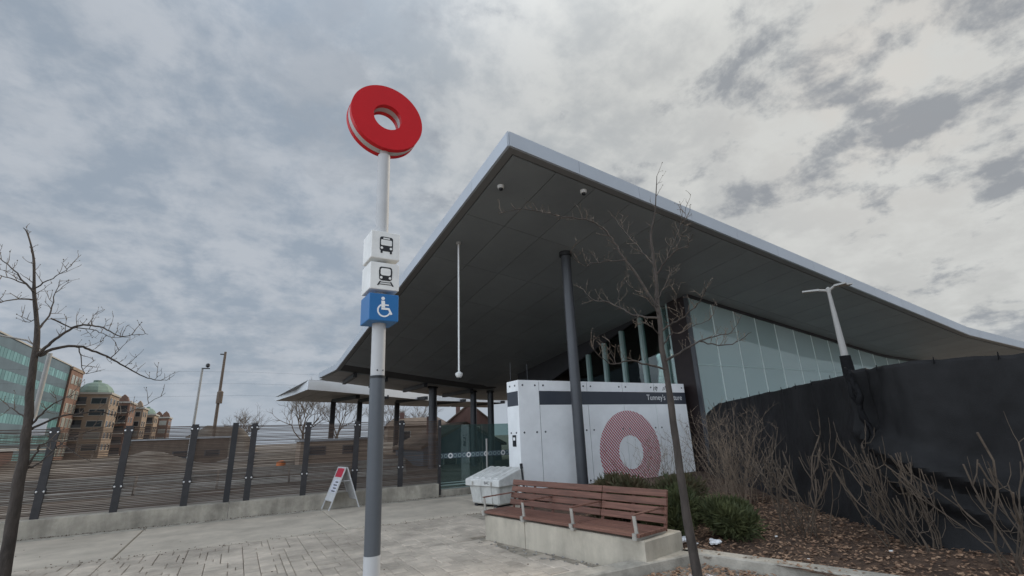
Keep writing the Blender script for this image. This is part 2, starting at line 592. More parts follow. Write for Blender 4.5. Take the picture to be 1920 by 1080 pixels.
# paved plaza: sand bed + individual pavers
bed = structure(MB().box(-14, 15.5, -8, 9.76, -0.31, -0.028).build('paved_plaza', 'sand'))
U_ = 0.092
X0, Y0 = -3.4, 3.1
NX, NY = int((4.4 - X0) / U_), int((9.755 - Y0) / U_)
def bench_local(x, y):
    dx, dy = x - 3.6, y - 7.45
    return dx * 0.19 - dy * 0.982, dx * 0.982 + dy * 0.19
grid = [[False] * NY for _ in range(NX)]
sizes = [(3, 2), (3, 2), (2, 2), (3, 3), (3, 2), (4, 2), (2, 2)]
pieces = []
for j in range(NY):
    for i in range(NX):
        if grid[i][j]:
            continue
        opts = sizes[:]
        R_.shuffle(opts)
        for (a, b) in opts + [(2, 1), (1, 2), (1, 1)]:
            if i + a > NX or j + b > NY:
                continue
            if any(grid[i + p][j + q] for p in range(a) for q in range(b)):
                continue
            for p in range(a):
                for q in range(b):
                    grid[i + p][j + q] = True
            pieces.append((i, j, a, b))
            break
pm = {}
shown, hidden = [], []
for (i, j, a, b) in pieces:
    x, y = X0 + (i + a / 2) * U_, Y0 + (j + b / 2) * U_
    s, dd = bench_local(x, y)
    if -0.12 < s and dd > -0.20 - 0.14 * max(0, min(1, s / 3.0)) - 0.10 * noise.noise((x * 2, y * 2, 0)):
        continue                                   # bench and the dirt strip in front of it
    if x > 3.15 and y < 4.72:
        continue                                   # tree pit
    c = CM.transposed() @ (Vector((x, y, 0)) - Vector((0, 0, 1.55)))
    inside = c.z < 0 and abs(c.x / -c.z) < 1.12 and c.y / c.z < 0.64
    (shown if inside else hidden).append((x, y, a, b))
shown.sort(key=lambda t: t[0] ** 2 + t[1] ** 2)
hidden += shown[300:]
shown = shown[:300]
gap = 0.0036
def paver_mb(mb, cx, cy, a, b, z=0.0):
    w, h = a * U_ / 2 - gap, b * U_ / 2 - gap
    return mb.cbox(cx - w, cx + w, cy - h, cy + h, z - 0.05, z, 0.007)
for (x, y, a, b) in shown:
    if (a, b) not in pm:
        pm[(a, b)] = paver_mb(MB(), 0, 0, a, b).mesh('paver', 'paver')
    o = link('paver', pm[(a, b)], bed, (x, y, R_.uniform(-0.006, 0.003)))
    o.rotation_euler = (R_.uniform(-0.012, 0.012), R_.uniform(-0.012, 0.012), R_.uniform(-0.008, 0.008))
mb = MB()
for (x, y, a, b) in hidden:
    paver_mb(mb, x, y, a, b, R_.uniform(-0.006, 0.003))
# plain running courses further out of the photograph
yy = -7.9
row = 0
while yy < 9.5:
    xx = -13.9 + 0.16 * (row % 2)
    while xx < 3.2:
        if not (X0 - 0.3 < xx < 4.6 and yy > Y0 - 0.2):
            paver_mb(mb, xx + 0.16, yy + 0.105, 3, 2, R_.uniform(-0.006, 0.003))
        xx += 0.32
    yy += 0.214
    row += 1
tag(mb.build('paver_field', 'paver', bed, fix=False), kind='stuff')

# sidewalk of big concrete slabs and its gutter strip
sw = structure(MB().box(-14, 8.0, 9.74, 13.12, -0.315, -0.06).build('sidewalk', 'sand'))
xj = 1.95 - 3.36 * 5
k = 0
while xj < 8.0:
    x1 = min(xj + 3.36, 8.0)
    link('slab', MB().cbox(xj + 0.008, x1 - 0.008, 9.79, 12.72, -0.2, 0.0, 0.012).mesh('slab', 'slab'), sw, (0, 0, R_.uniform(-0.003, 0.003)))
    link('gutter_strip', MB().cbox(xj + 0.006, x1 - 0.006, 12.74, 13.09, -0.2, -0.012, 0.012).mesh('gutter_strip', 'kerb'), sw)
    xj += 3.36

# planter soil + tree pit gravel
def poly_grid(name, inside, x0, x1, y0, y1, step, zf, m):
    idx, vs, fs = {}, [], []
    nx, ny = int((x1 - x0) / step), int((y1 - y0) / step)
    def vid(i, j):
        if (i, j) not in idx:
            x, y = x0 + i * step, y0 + j * step
            idx[(i, j)] = len(vs)
            vs.append((x, y, zf(x, y)))
        return idx[(i, j)]
    for i in range(nx):
        for j in range(ny):
            if inside(x0 + (i + 0.5) * step, y0 + (j + 0.5) * step):
                fs.append((vid(i, j), vid(i + 1, j), vid(i + 1, j + 1), vid(i, j + 1)))
    return MB().add(vs, fs).build(name, m, None, True, False)
def soil_z(x, y):
    return 0.085 + 0.05 * noise.noise((x * 1.1, y * 1.1, 3)) + 0.022 * noise.noise((x * 5, y * 5, 1)) + 0.05 * max(0, min(1, (x - 5.5) / 3))
def kerb_arm_x(y):                                  # right arm of the kerb
    return 4.98 + (4.5 - y) * 0.31
def in_soil(x, y):
    s, dd = bench_local(x, y)
    if dd > 0.75 and -0.6 < s < 3.4:
        return True
    return x > kerb_arm_x(y) and y < 5.4 or (x > 6.2 and y < 11.6) or (x > 5.2 and y < 9.3 and dd > 0.75)
structure(poly_grid('planting_bed', in_soil, 4.2, 14.6, -1.5, 11.5, 0.10, soil_z, 'soil'))
structure(poly_grid('tree_pit', lambda x, y: x < kerb_arm_x(y) + 0.05 and y < 4.45, 3.2, 6.6, -1.0, 4.6, 0.08,
          lambda x, y: -0.005 + 0.018 * noise.noise((x * 4, y * 4, 7)), 'gravel'))

# kerb round the tree pit: two arms
kerb = thing('planter_kerb', 'low concrete kerb with a corner in front of the bench and planting bed', 'kerb', (4.95, 4.5, 0))
def kerb_piece(a, b, w):
    a, b = Vector(a), Vector(b)
    d = (b - a).normalized()
    n = Vector((-d.y, d.x)) * w / 2
    m = MB()
    q = 0.015
    def P(p, o, z):
        return (p.x + o.x - 4.95, p.y + o.y - 4.5, z)
    m.add([P(a, -n, -0.1), P(b, -n, -0.1), P(b, n, -0.1), P(a, n, -0.1), P(a, -n, 0.1), P(b, -n, 0.1), P(b, n, 0.1), P(a, n, 0.1),
           P(a, -n * (1 - q / w * 2), 0.115), P(b, -n * (1 - q / w * 2), 0.115), P(b, n * (1 - q / w * 2), 0.115), P(a, n * (1 - q / w * 2), 0.115)],
          [(3, 2, 1, 0), (0, 1, 5, 4), (1, 2, 6, 5), (2, 3, 7, 6), (3, 0, 4, 7), (4, 5, 9, 8), (5, 6, 10, 9), (6, 7, 11, 10), (7, 4, 8, 11), (8, 9, 10, 11)])
    m.build('kerb_arm', 'kerb', kerb)
kerb_piece((3.0, 4.60), (4.985, 4.53), 0.23)
kerb_piece((5.0, 4.642), (6.7, -0.9), 0.23)

# ================================================================== LOW WALL + FENCE
wall = thing('low_concrete_wall', 'long low stained concrete wall carrying the slatted fence', 'wall', (0, 13.25, 0))
wx = [-14.0, -7.0, 0.02, 5.0]
for a, b in zip(wx, wx[1:]):
    MB().cbox(a + 0.006, b - 0.006, -0.14, 0.14, -0.3, 0.325, 0.015).build('wall_segment', 'wallconc', wall)
MB().cbox(5.0, 8.4, -0.02, 0.22, -0.3, 0.14, 0.015).build('glass_kerb', 'wallconc', wall)

fence = thing('slat_fence', 'brown horizontal rod fence between dark bolted posts on the low wall', 'fence', (0, 13.2, 0.33))
def post_mesh():
    m = MB()
    prof = [(0, 0.064), (0.42, 0.064), (0.46, 0.082), (0.52, 0.082), (0.56, 0.064), (1.53, 0.064), (1.57, 0.082), (1.63, 0.082), (1.66, 0.064), (1.70, 0.064)]
    vs, fs = [], []
    for z, w in prof:
        vs += [(-w, -0.03, z), (w, -0.03, z), (w, 0.015, z), (-w, 0.015, z)]
    for i in range(len(prof) - 1):
        for e in range(4):
            fs.append((4 * i + e, 4 * i + (e + 1) % 4, 4 * i + 4 + (e + 1) % 4, 4 * i + 4 + e))
    fs += [(3, 2, 1, 0), tuple(range(4 * len(prof) - 4, 4 * len(prof)))]
    m.add(vs, fs)
    m.box(-0.012, 0.012, 0.015, 0.12, 0, 1.66)
    return m.mesh('post', 'postmetal')
pmesh = post_mesh()
bolt = MB().lathe([(0.02, 0), (0.02, 0.008), (0.012, 0.016)], 10).mesh('bolt', 'steel', True)
posts = [-3.23 + 1.193 * k for k in range(-9, 7)] 
for k, x in enumerate(posts):
    p = link('post', pmesh, fence, (x, 0, 0))
    if x > -5:
        for bx in (-0.055, 0.055):
            for bz in (0.485, 1.60):
                b = link('bolt', bolt, p, (bx, -0.03, bz))
                b.rotation_euler.x = math.pi / 2
link('post', MB().box(-0.06, 0.06, -0.045, 0.10, 0, 1.72).mesh('post', 'dark'), fence, (-0.05, 0.05, 0))
ep = link('end_post', MB().box(-0.035, 0.035, -0.03, 0.05, -0.3, 1.69).mesh('end_post', 'postmetal'), fence, (5.04, 0, 0))
for bz in (0.45, 1.50):
    b = link('bolt', bolt, ep, (0.0, -0.03, bz))
    b.rotation_euler.x = math.pi / 2
spans = sorted(posts + [5.04])
rr = random.Random(3)
for a, b in zip(spans, spans[1:]):
    m = MB()
    z = 0.05
    while z < 1.66:
        h = rr.choice((0.010, 0.014, 0.016, 0.020))
        w = rr.uniform(-0.003, 0.003)
        m.box(a - 0.02, b + 0.02, 0.03, 0.05, z + w, z + w + h)
        z += rr.uniform(0.027, 0.035)
    tag(m.build('rod_infill', 'rod', fence, fix=False), kind='stuff')

# glass railing beside the fence
rail = thing('glass_railing', 'green tinted glass railing with a frosted band of rings', 'railing', (5.1, 13.5, 0.1))
for i, (a, b) in enumerate(((0.0, 1.42), (1.44, 2.9), (2.92, 4.4))):
    MB().box(a, b, 0.0, 0.016, 0.06, 1.78).build('glass_pane', 'railglass', rail)
MB().box(0, 4.4, -0.012, 0.03, 0.0, 0.05).build('bottom_rail', 'mullion', rail)
MB().box(0, 4.4, -0.016, -0.012, 0.12, 0.15).build('frosted_line', 'mullion', rail)
MB().box(0, 4.4, -0.016, -0.012, 0.19, 0.21).build('frosted_line', 'mullion', rail)
for k in range(26):
    big = k % 4 == 2
    r = 0.075 if big else 0.055
    o = MB().ring_y(r * (0.5 if big else 0.72), r, -0.006, -0.003, n=20).build('frosted_ring', 'inkwhite' if big else 'mullion', rail)
    o.location = (0.1 + 0.145 * k, 0, 0.92)
MB().box(0.02, 3.9, -0.0025, -0.001, 0.85, 0.99).build('frosted_band', 'bluegrey', rail)
MB().tube([(1.45, -0.25, -0.1), (1.45, -0.25, 1.35)], 0.028, 10).build('stanchion', 'lamppole', rail, True)

# ================================================================== SIGN PYLON
py = thing('station_pylon', 'tall station marker pole with a red ring on top', 'sign pole', (1.120, 4.460, 0), math.radians(3.0))
py.rotation_euler = (-0.0088, -0.0157, math.radians(3.0))
MB().tube([(0, 0, -0.05), (0, 0, 0.62)], 0.0705, 28).build('pole_foot', 'polelight', py, True)
MB().tube([(0, 0, 0.62), (0, 0, 2.11)], 0.0685, 28).build('pole_sleeve', 'poledark', py, True)
up = MB().tube([(0, 0, 2.11), (0, 0, 4.49)], 0.0645, 28).build('upper_pole', 'polelight', py, True)
MB().tube([(0, 0, 4.47), (0, 0, 4.56)], 0.050, 20).build('ring_socket', 'ringwhite', up, True)
MB().tube([(0, 0, 2.095), (0, 0, 2.118)], 0.0715, 28).build('sleeve_rim', 'ink', up, True)
MB().ring_y(0.156, 0.398, -0.100, -0.040, 0, 4.93, 72).build('red_ring', 'red', py, True)
MB().ring_y(0.160, 0.393, -0.0405, 0.0405, 0, 4.93, 72).build('white_core', 'ringwhite', py, True)
MB().ring_y(0.156, 0.398, 0.040, 0.095, 0, 4.93, 72).build('red_ring', 'red', py, True)
def rbox(x0, x1, y0, y1, z0, z1, name, m, parent, r=0.008):
    o = MB().box(x0, x1, y0, y1, z0, z1).build(name, m, parent)
    md = o.modifiers.new('bevel', 'BEVEL')
    md.width = r
    md.segments = 2
    return o
for a in (-110, -60, -10):
    o = MB().lathe([(0.007, 0), (0.007, 0.004), (0.004, 0.006)], 8).build('pole_screw', 'ink', up)
    q = math.radians(a)
    o.location = (0.0645 * math.cos(q), 0.0645 * math.sin(q), 2.165)
    o.rotation_euler = (0, math.pi / 2, q)
CH = 0.144
cz = [(2.618, 2.885), (2.926, 3.203), (3.244, 3.535)]
MB().tube([(0, 0, 2.6), (0, 0, 3.56)], 0.05, 16).build('spindle', 'poledark', py, True)
cubes = []
for (z0, z1), m, lb in zip(cz, ('cubeblue', 'cubewhite', 'cubewhite'), ('blue accessibility cube', 'white train cube', 'white bus cube')):
    o = rbox(-CH, CH, -CH, CH, z0, z1, 'sign_cube', m, py)
    o['label'] = lb
    cubes.append(o)
FY = -CH - 0.0035
def flat(poly, name, m, parent, y=FY, cx=0.0, czz=0.0, s=1.0):
    return MB().prism_y([(cx + x * s, czz + z * s) for x, z in poly], y, y + 0.0033).build(name, m, parent)
def rrect(x0, x1, z0, z1, r, n=5):
    pts = []
    for (cx, cz_, a0) in ((x1 - r, z1 - r, 0), (x0 + r, z1 - r, 90), (x0 + r, z0 + r, 180), (x1 - r, z0 + r, 270)):
        for k in range(n + 1):
            a = math.radians(a0 + 90 * k / n)
            pts.append((cx + r * math.cos(a), cz_ + r * math.sin(a)))
    return pts
def circ(cx, cz_, r, n=18):
    return [(cx + r * math.cos(2 * math.pi * k / n), cz_ + r * math.sin(2 * math.pi * k / n)) for k in range(n)]
# bus pictogram
z0, z1 = cz[2]
c = (z0 + z1) / 2
ox = 0.006
def pic(poly, m, layer, parent, name='pictogram'):
    flat([(ox + x, c + z) for x, z in poly], name, m, parent, FY - 0.0012 * layer)
pic(rrect(-0.066, 0.066, -0.065, 0.088, 0.022), 'ink', 0, cubes[2])
pic(rrect(-0.055, 0.055, -0.004, 0.056, 0.010), 'cubewhite', 1, cubes[2])
pic(rrect(-0.034, 0.034, 0.064, 0.078, 0.006), 'cubewhite', 1, cubes[2])
pic(circ(-0.046, -0.033, 0.013), 'cubewhite', 1, cubes[2])
pic(circ(0.046, -0.033, 0.013), 'cubewhite', 1, cubes[2])
for sx in (-1, 1):
    pic(rrect(sx * 0.047 - 0.010, sx * 0.047 + 0.010, -0.088, -0.06, 0.006), 'ink', 0.5, cubes[2])
# train pictogram
c = sum(cz[1]) / 2
pic([(-0.045, 0.094), (0.045, 0.094), (0.060, 0.084), (0.066, 0.05), (0.062, -0.03), (0.044, -0.046), (-0.044, -0.046), (-0.062, -0.03), (-0.066, 0.05), (-0.060, 0.084)][::-1], 'ink', 0, cubes[1])
pic(rrect(-0.050, 0.050, 0.006, 0.080, 0.020), 'cubewhite', 1, cubes[1])
pic(circ(-0.043, -0.018, 0.013), 'cubewhite', 1, cubes[1])
pic(circ(0.043, -0.018, 0.013), 'cubewhite', 1, cubes[1])
for sx in (-1, 1):
    pic([(sx * 0.045, -0.055), (sx * 0.057, -0.055), (sx * 0.082, -0.098), (sx * 0.066, -0.098)], 'ink', 0.3, cubes[1])
pic([(-0.052, -0.062), (0.052, -0.062), (0.054, -0.067), (-0.054, -0.067)], 'ink', 0.6, cubes[1])
pic([(-0.066, -0.082), (0.066, -0.082), (0.068, -0.088), (-0.068, -0.088)], 'ink', 0.6, cubes[1])
# wheelchair pictogram
c = sum(cz[0]) / 2 - 0.002
ox = 0.0
pic(circ(-0.012, 0.087, 0.017), 'inkwhite', 0, cubes[0])
pic([(-0.028, 0.064), (0.006, 0.064), (0.008, 0.030), (0.045, 0.030), (0.045, 0.016), (0.008, 0.016), (0.010, -0.002), (-0.026, -0.002)], 'inkwhite', 0, cubes[0])
pic([(-0.026, -0.004), (0.050, -0.004), (0.082, -0.062), (0.064, -0.072), (0.040, -0.024), (-0.026, -0.024)], 'inkwhite', 0.3, cubes[0])
w = MB().ring_y(0.052, 0.066, FY, FY + 0.0033, 0.0, c - 0.030, 40, math.radians(118), math.radians(340)).build('pictogram', 'inkwhite', cubes[0])

# ================================================================== MAIN ROOF
TX, TY = 4.5, 7.7
XE, YE = 36.0, 35.0
def g_(x):
    return 0.118 * (x - TX) if x < 27.4 else 2.70 + 0.036 * (x - 27.4)
def h_(y):
    return 0.109 * (y - TY) if y < 28.1 else 2.224 - 0.050 * (y - 28.1)
def roof_z(x, y):
    d = 7.62 - g_(x) - h_(y) - 4.35
    return 4.35 + 0.5 * (d + math.sqrt(d * d + 0.03))
roof = thing('station_roof', 'big dark upswept station roof with pale metal fascia', 'roof', (TX, TY, 0))
def rp(x, y, dz=0.0):
    return (x - TX, y - TY, roof_z(x, y) + dz)
# roof deck slab
xs = [TX + 0.05 + (XE - TX - 0.05) * i / 42 for i in range(43)]
ys = [TY + 0.05 + (YE - TY - 0.05) * i / 36 for i in range(37)]
mb = MB()
for layer, dzl in ((0, 0.03), (1, 0.33)):
    o = len(mb.v)
    mb.v += [rp(x, y, dzl) for x in xs for y in ys]
    n = len(ys)
    for i in range(len(xs) - 1):
        for j in range(n - 1):
            q = (o + i * n + j, o + (i + 1) * n + j, o + (i + 1) * n + j + 1, o + i * n + j + 1)
            mb.f.append(q if layer else q[::-1])
mb.build('roof_deck', 'roofback', roof, fix=False)
# soffit panels
px = [TX + 0.22]
while px[-1] < XE - 0.6:
    px.append(px[-1] + 1.17)
pyy = [TY + 0.22]
while pyy[-1] < YE - 0.8:
    pyy.append(pyy[-1] + 2.6)
stuff = MB()
cnt = 0
for j in range(len(pyy) - 1):
    for i in range(len(px) - 1):
        x0, x1, y0, y1 = px[i] + 0.009, px[i + 1] - 0.009, pyy[j] + 0.007, pyy[j + 1] - 0.007
        if y0 > 18 and x0 > 14:
            tgt = stuff
        else:
            tgt = MB()
        def side(dzq):
            return [rp(x0, y0, dzq), rp(x1, y0, dzq), rp(x1, y1, dzq), rp(x0, y1, dzq)]
        tgt.hexa(side(0.0) + side(0.028))
        if tgt is not stuff:
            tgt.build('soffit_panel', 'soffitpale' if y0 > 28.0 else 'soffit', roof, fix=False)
            cnt += 1
tag(stuff.build('soffit_field', 'soffit', roof, fix=False), kind='stuff')
# edge lip + fascia panels along both free edges
def fascia_run(pts, nrm):
    for k, (a, b) in enumerate(zip(pts, pts[1:])):
        n = Vector(nrm)
        def q(p, off, dzq):
            v = rp(p[0], p[1], dzq)
            return (v[0] + n.x * off, v[1] + n.y * off, v[2])
        d = Vector((b[0] - a[0], b[1] - a[1])).normalized() * 0.004
        a2, b2 = (a[0] + d.x, a[1] + d.y), (b[0] - d.x, b[1] - d.y)
        fh = 0.36
        MB().hexa([q(a2, 0.04, 0.0), q(b2, 0.04, 0.0), q(b2, -0.02, 0.0), q(a2, -0.02, 0.0), q(a2, 0.04, fh), q(b2, 0.04, fh), q(b2, -0.02, fh), q(a2, -0.02, fh)]).build('fascia_panel', 'fascia', roof)
        MB().hexa([q(a, -0.021, 0.0), q(b, -0.021, 0.0), q(b, -0.205, 0.0), q(a, -0.205, 0.0), q(a, -0.021, 0.03), q(b, -0.021, 0.03), q(b, -0.205, 0.03), q(a, -0.205, 0.03)]).build('edge_lip', 'soffitlip', roof)
ex = [TX + 1.9 * i for i in range(12)] + [27.4, 28.6, 30.5, 32.5, 34.3, XE]
fascia_run([(x, TY) for x in ex], (0, -1))
ey = [TY + 1.9 * i for i in range(11)] + [28.1, 29.5, 31.4, 33.2, YE]
fascia_run([(TX, y) for y in ey], (-1, 0))
MB().box(-0.041, -0.0205, -0.041, -0.0205, 7.62, 7.98).build('fascia_corner', 'fascia', roof)
fascia_run([(x, YE) for x in (TX, 8, 12, 16, 20)], (0, 1))
# dark ribs under the pale tail
for x in (5.6, 7.4, 9.9, 13.0):
    MB().bar(rp(x, 28.4, -0.12), rp(x + 0.5, 34.6, -0.12), 0.22, 0.24).build('rib', 'dark', roof)

# round columns
def roof_column(x, y, r, label, zb=-0.05):
    t = thing('round_column', label, 'column', (x, y, zb))
    zt = roof_z(x, y) - zb
    MB().tube([(0, 0, 0), (0, 0, zt + 0.02)], r, 28).build('shaft', 'column', t, True)
    MB().tube([(0, 0, zt - 0.10), (0, 0, zt + 0.02)], r * 1.32, 28).build('collar', 'dark', t, True)
    return t
roof_column(8.22, 10.87, 0.150, 'slim dark round column rising in front of the white service wall')
roof_column(10.95, 30.0, 0.26, 'dark column under the roof behind the brown slat fence', -0.35)
roof_column(13.7, 29.6, 0.21, 'dark column seen above the glass railing', -0.35)
roof_column(14.7, 29.0, 0.21, 'dark column close to the edge of the white service wall', -0.35)

# dome cameras on the soffit, hanging camera rod
def dome(x, y, label):
    t = thing('dome_camera', label, 'security camera', (x, y, roof_z(x, y)))
    MB().lathe([(0.085, 0.005), (0.085, -0.05), (0.07, -0.075)][::-1], 20).build('housing', 'domewhite', t, True)
    MB().lathe([(0.015, -0.135), (0.045, -0.115), (0.055, -0.07)], 16).build('lens_dome', 'ink', t, True)
dome(4.98, 9.0, 'white dome camera under the tip of the station roof')
dome(6.85, 8.12, 'white dome camera under the roof edge above the bare branch')
zt = roof_z(5.12, 11.98)
t = thing('hanging_camera', 'dome camera hanging on a long white rod from the dark soffit', 'security camera', (5.12, 11.98, 3.15))
MB().tube([(0, 0, 0.05), (0, 0, zt - 3.15)], 0.026, 12).build('drop_rod', 'domewhite', t, True)
MB().lathe([(0.075, zt - 3.15 - 0.06), (0.075, zt - 3.15 + 0.01)], 18).build('ceiling_mount', 'lamppole', t, True)
MB().lathe([(0.02, -0.09), (0.06, -0.06), (0.10, 0.0), (0.10, 0.05), (0.03, 0.10)], 18).build('camera_head', 'domewhite', t, True)
MB().lathe([(0.01, -0.12), (0.045, -0.10), (0.055, -0.055)], 14).build('lens_dome', 'ink', t, True)

# ================================================================== GLASS HALL
GX, GY = 13.66, 11.06
hall = thing('glass_hall', 'glazed station hall with tall panes under the sloping soffit', 'building', (GX, GY, 0))
def hp(x, y, z):
    return (x - GX, y - GY, z)
mx = [GX + 0.02 + 1.268 * i for i in range(15)]
for i in range(len(mx) - 1):
    a, b = mx[i] + 0.012, mx[i + 1] - 0.012
    za, zb = roof_z(a, GY) - 0.10, roof_z(b, GY) - 0.10
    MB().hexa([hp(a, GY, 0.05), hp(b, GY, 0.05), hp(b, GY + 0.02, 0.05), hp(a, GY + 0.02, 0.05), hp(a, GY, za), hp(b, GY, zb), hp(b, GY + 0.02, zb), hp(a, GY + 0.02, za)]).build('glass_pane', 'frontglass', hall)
    zf = roof_z(mx[i], GY) - 0.1
    MB().box(mx[i] - 0.022 - GX, mx[i] + 0.022 - GX, -0.014, 0.03, 0.0, zf).build('joint', 'finpale', hall)
    MB().box(mx[i] - 0.03 - GX, mx[i] + 0.03 - GX, 0.06, 0.42, 0.0, zf).build('fin', 'finpale', hall)
    MB().hexa([hp(a - 0.012, GY - 0.06, za), hp(b + 0.012, GY - 0.06, zb), hp(b + 0.012, GY + 0.2, zb), hp(a - 0.012, GY + 0.2, za),
               hp(a - 0.012, GY - 0.06, za + 0.14), hp(b + 0.012, GY - 0.06, zb + 0.14), hp(b + 0.012, GY + 0.2, zb + 0.14), hp(a - 0.012, GY + 0.2, za + 0.14)]).build('head_channel', 'dark', hall)
MB().box(0.05, 17.7, -0.008, 0.02, 3.62, 3.65).build('transom', 'mullion', hall)
# corner pier
MB().box(-0.02, 0.40, 0.10, 0.92, 0, roof_z(GX, GY + 0.5) + 0.0).build('corner_pier', 'maroon', hall)
MB().box(-0.06, 0.02, -0.06, 0.08, 0, roof_z(GX, GY) - 0.02).build('corner_mullion', 'column', hall)
# side facade
sy = [12.0, 12.41, 13.53, 14.70, 15.87, 17.04, 18.2]
def side_top(y):
    return 6.05 - 0.268 * (y - 12.8)
for i in range(len(sy) - 1):
    a, b = sy[i] + 0.06, sy[i + 1] - 0.06
    MB().hexa([hp(GX + 0.1, a, 2.9), hp(GX + 0.12, a, 2.9), hp(GX + 0.12, b, 2.9), hp(GX + 0.1, b, 2.9), hp(GX + 0.1, a, side_top(a)), hp(GX + 0.12, a, side_top(a)), hp(GX + 0.12, b, side_top(b)), hp(GX + 0.1, b, side_top(b))]).build('glass_pane', 'sideglass', hall)
    MB().box(-0.01, 0.16, sy[i] - 0.065 - GY, sy[i] + 0.065 - GY, 0.0, side_top(sy[i]) + 0.02).build('mullion', 'mullion', hall)
MB().box(-0.03, 0.10, 12.0 - GY, 18.2 - GY, 2.85, 2.99).build('transom', 'mullion', hall)
m = MB()
n = 8
for i in range(n):
    a, b = 11.99 + 11.5 * i / n, 11.99 + 11.5 * (i + 1) / n
    ta, tb = max(3.0, side_top(a)), max(3.0, side_top(b))
    m.hexa([hp(GX + 0.02, a, ta), hp(GX + 0.22, a, ta), hp(GX + 0.22, b, tb), hp(GX + 0.02, b, tb), hp(GX + 0.02, a, max(ta + 0.05, roof_z(GX, a))), hp(GX + 0.22, a, max(ta + 0.05, roof_z(GX, a))), hp(GX + 0.22, b, max(tb + 0.05, roof_z(GX, b))), hp(GX + 0.02, b, max(tb + 0.05, roof_z(GX, b)))])
m.build('header_panel', 'dark', hall)
MB().box(0.02, 0.2, 18.2 - GY, 23.5 - GY, 0, 3.0).build('side_wall', 'dark', hall)
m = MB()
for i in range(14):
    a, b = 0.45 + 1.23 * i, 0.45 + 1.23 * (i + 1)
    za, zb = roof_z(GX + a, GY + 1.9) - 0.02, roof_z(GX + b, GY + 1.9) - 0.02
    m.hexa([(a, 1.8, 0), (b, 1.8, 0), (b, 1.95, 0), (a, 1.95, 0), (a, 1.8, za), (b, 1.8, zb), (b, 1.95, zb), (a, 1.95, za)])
m.build('pale_backing', 'palebacking', hall)  # added pale backing, stands in for even sky brightness behind the fins
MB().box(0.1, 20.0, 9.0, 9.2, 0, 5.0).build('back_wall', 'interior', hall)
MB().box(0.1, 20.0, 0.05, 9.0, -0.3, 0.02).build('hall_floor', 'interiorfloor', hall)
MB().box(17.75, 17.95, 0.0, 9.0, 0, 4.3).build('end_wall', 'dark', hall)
t = thing('wall_light', 'small warm strip lamp beside the dark corner pier', 'lamp', (14.25, 12.15, 4.2))
mm = bpy.data.materials.new('lamp_strip')
mm.use_nodes = True
mm.node_tree.nodes['Principled BSDF'].inputs['Emission Color'].default_value = (1, 0.72, 0.42, 1)
mm.node_tree.nodes['Principled BSDF'].inputs['Emission Strength'].default_value = 1.2
MATS['lampstrip'] = mm
MB().box(-0.02, 0.02, 0, 0.45, 0, 0.06).build('diffuser', 'lampstrip', t)
MB().box(-0.03, 0.03, -0.02, 0.47, 0.06, 0.09).build('housing', 'dark', t)

# ================================================================== WHITE SERVICE WALL
BX, BY = 6.7, 11.5
sb = thing('service_wall', 'white panelled service enclosure with a dark name band and red ring print', 'kiosk', (BX, BY, 0))
MB().box(0.03, 6.66, 0.03, 0.63, -0.1, 2.96).build('core', 'dark', sb)
edges = [0.0, 0.69, 2.42, 3.84, 5.23, 6.69]
for i, (a, b) in enumerate(zip(edges, edges[1:])):
    a2, b2 = a + 0.011, b - 0.011
    if i == 0:
        MB().box(a2 - 0.011, b2, 0.0, 0.03, 0.02, 3.0).build('wall_panel', 'panelwhite', sb)
    else:
        MB().box(a2, b2, 0.0, 0.03, 0.02, 2.315).build('wall_panel', 'panelwhite', sb)
        MB().box(a2, b2, 0.0, 0.03, 2.705, 3.0).build('wall_panel', 'panelwhite', sb)
MB().box(0.69, 6.69, 0.004, 0.03, 2.318, 2.702).build('name_band', 'band', sb)
MB().box(-0.001, 0.03, 0.03, 0.65, 0.02, 2.30).build('wall_panel', 'panelwhite', sb)
MB().box(-0.001, 0.03, 0.03, 0.65, 2.70, 3.0).build('wall_panel', 'panelwhite', sb)
MB().box(0.002, 0.03, 0.03, 0.65, 2.303, 2.697).build('name_band', 'band', sb)
MB().box(0.0, 6.69, 0.031, 0.65, 2.965, 2.998).build('cap', 'panelwhite', sb)
sbolt = MB().lathe([(0.026, 0), (0.026, 0.012), (0.014, 0.020)], 10).mesh('bolt', 'column', True)
for z in (2.86, 1.58, 0.2):
    for a, b in zip(edges, edges[1:]):
        for x in (a + 0.14, b - 0.14):
            o = link('bolt', sbolt, sb, (x, 0.0, z))
            o.rotation_euler.x = math.pi / 2
    for y in (0.18, 0.47):
        o = link('bolt', sbolt, sb, (0.0, y, z))
        o.rotation_euler.y = -math.pi / 2
rg = MB().ring_y(0.49, 1.235, -0.005, -0.002, 0, 0, 96).build('ring_print', 'ringprint', sb)
rg.location = (3.94, 0, 1.26)
rg.location.z = 0.89
me = text_mesh('name_lettering', "Tunney's Pasture", 0.235, 'inkwhite', 0.001)
o = link('name_lettering', me, sb, (4.86, 0.002, 2.455))
o.rotation_euler.x = math.pi / 2
wmax = max(v.co.x for v in me.vertices)
o.scale = (1.64 / wmax, 1.05, 1)
cp = MB().box(-0.012, 0.0, 0.21, 0.40, 1.22, 1.52).build('call_panel', 'ink', sb)
MB().box(-0.016, -0.012, 0.25, 0.36, 1.38, 1.46).build('call_screen', 'inkwhite', cp)
m = MB()
for x, z in ((5.20, 0), (5.28, 0.02), (5.33, -0.02), (5.63, 0.0), (5.72, 0.03), (5.78, -0.01)):
    m.bar((x, -0.006, 2.76 + z), (x + 0.05, -0.006, 2.88 + z), 0.01, 0.02, (0, 1, 0))
m.build('graffiti', 'ink', sb)
MB().tube([(0.5, 0.3, 2.99), (0.5, 0.3, 3.5)], 0.006, 6).build('antenna', 'column', sb)
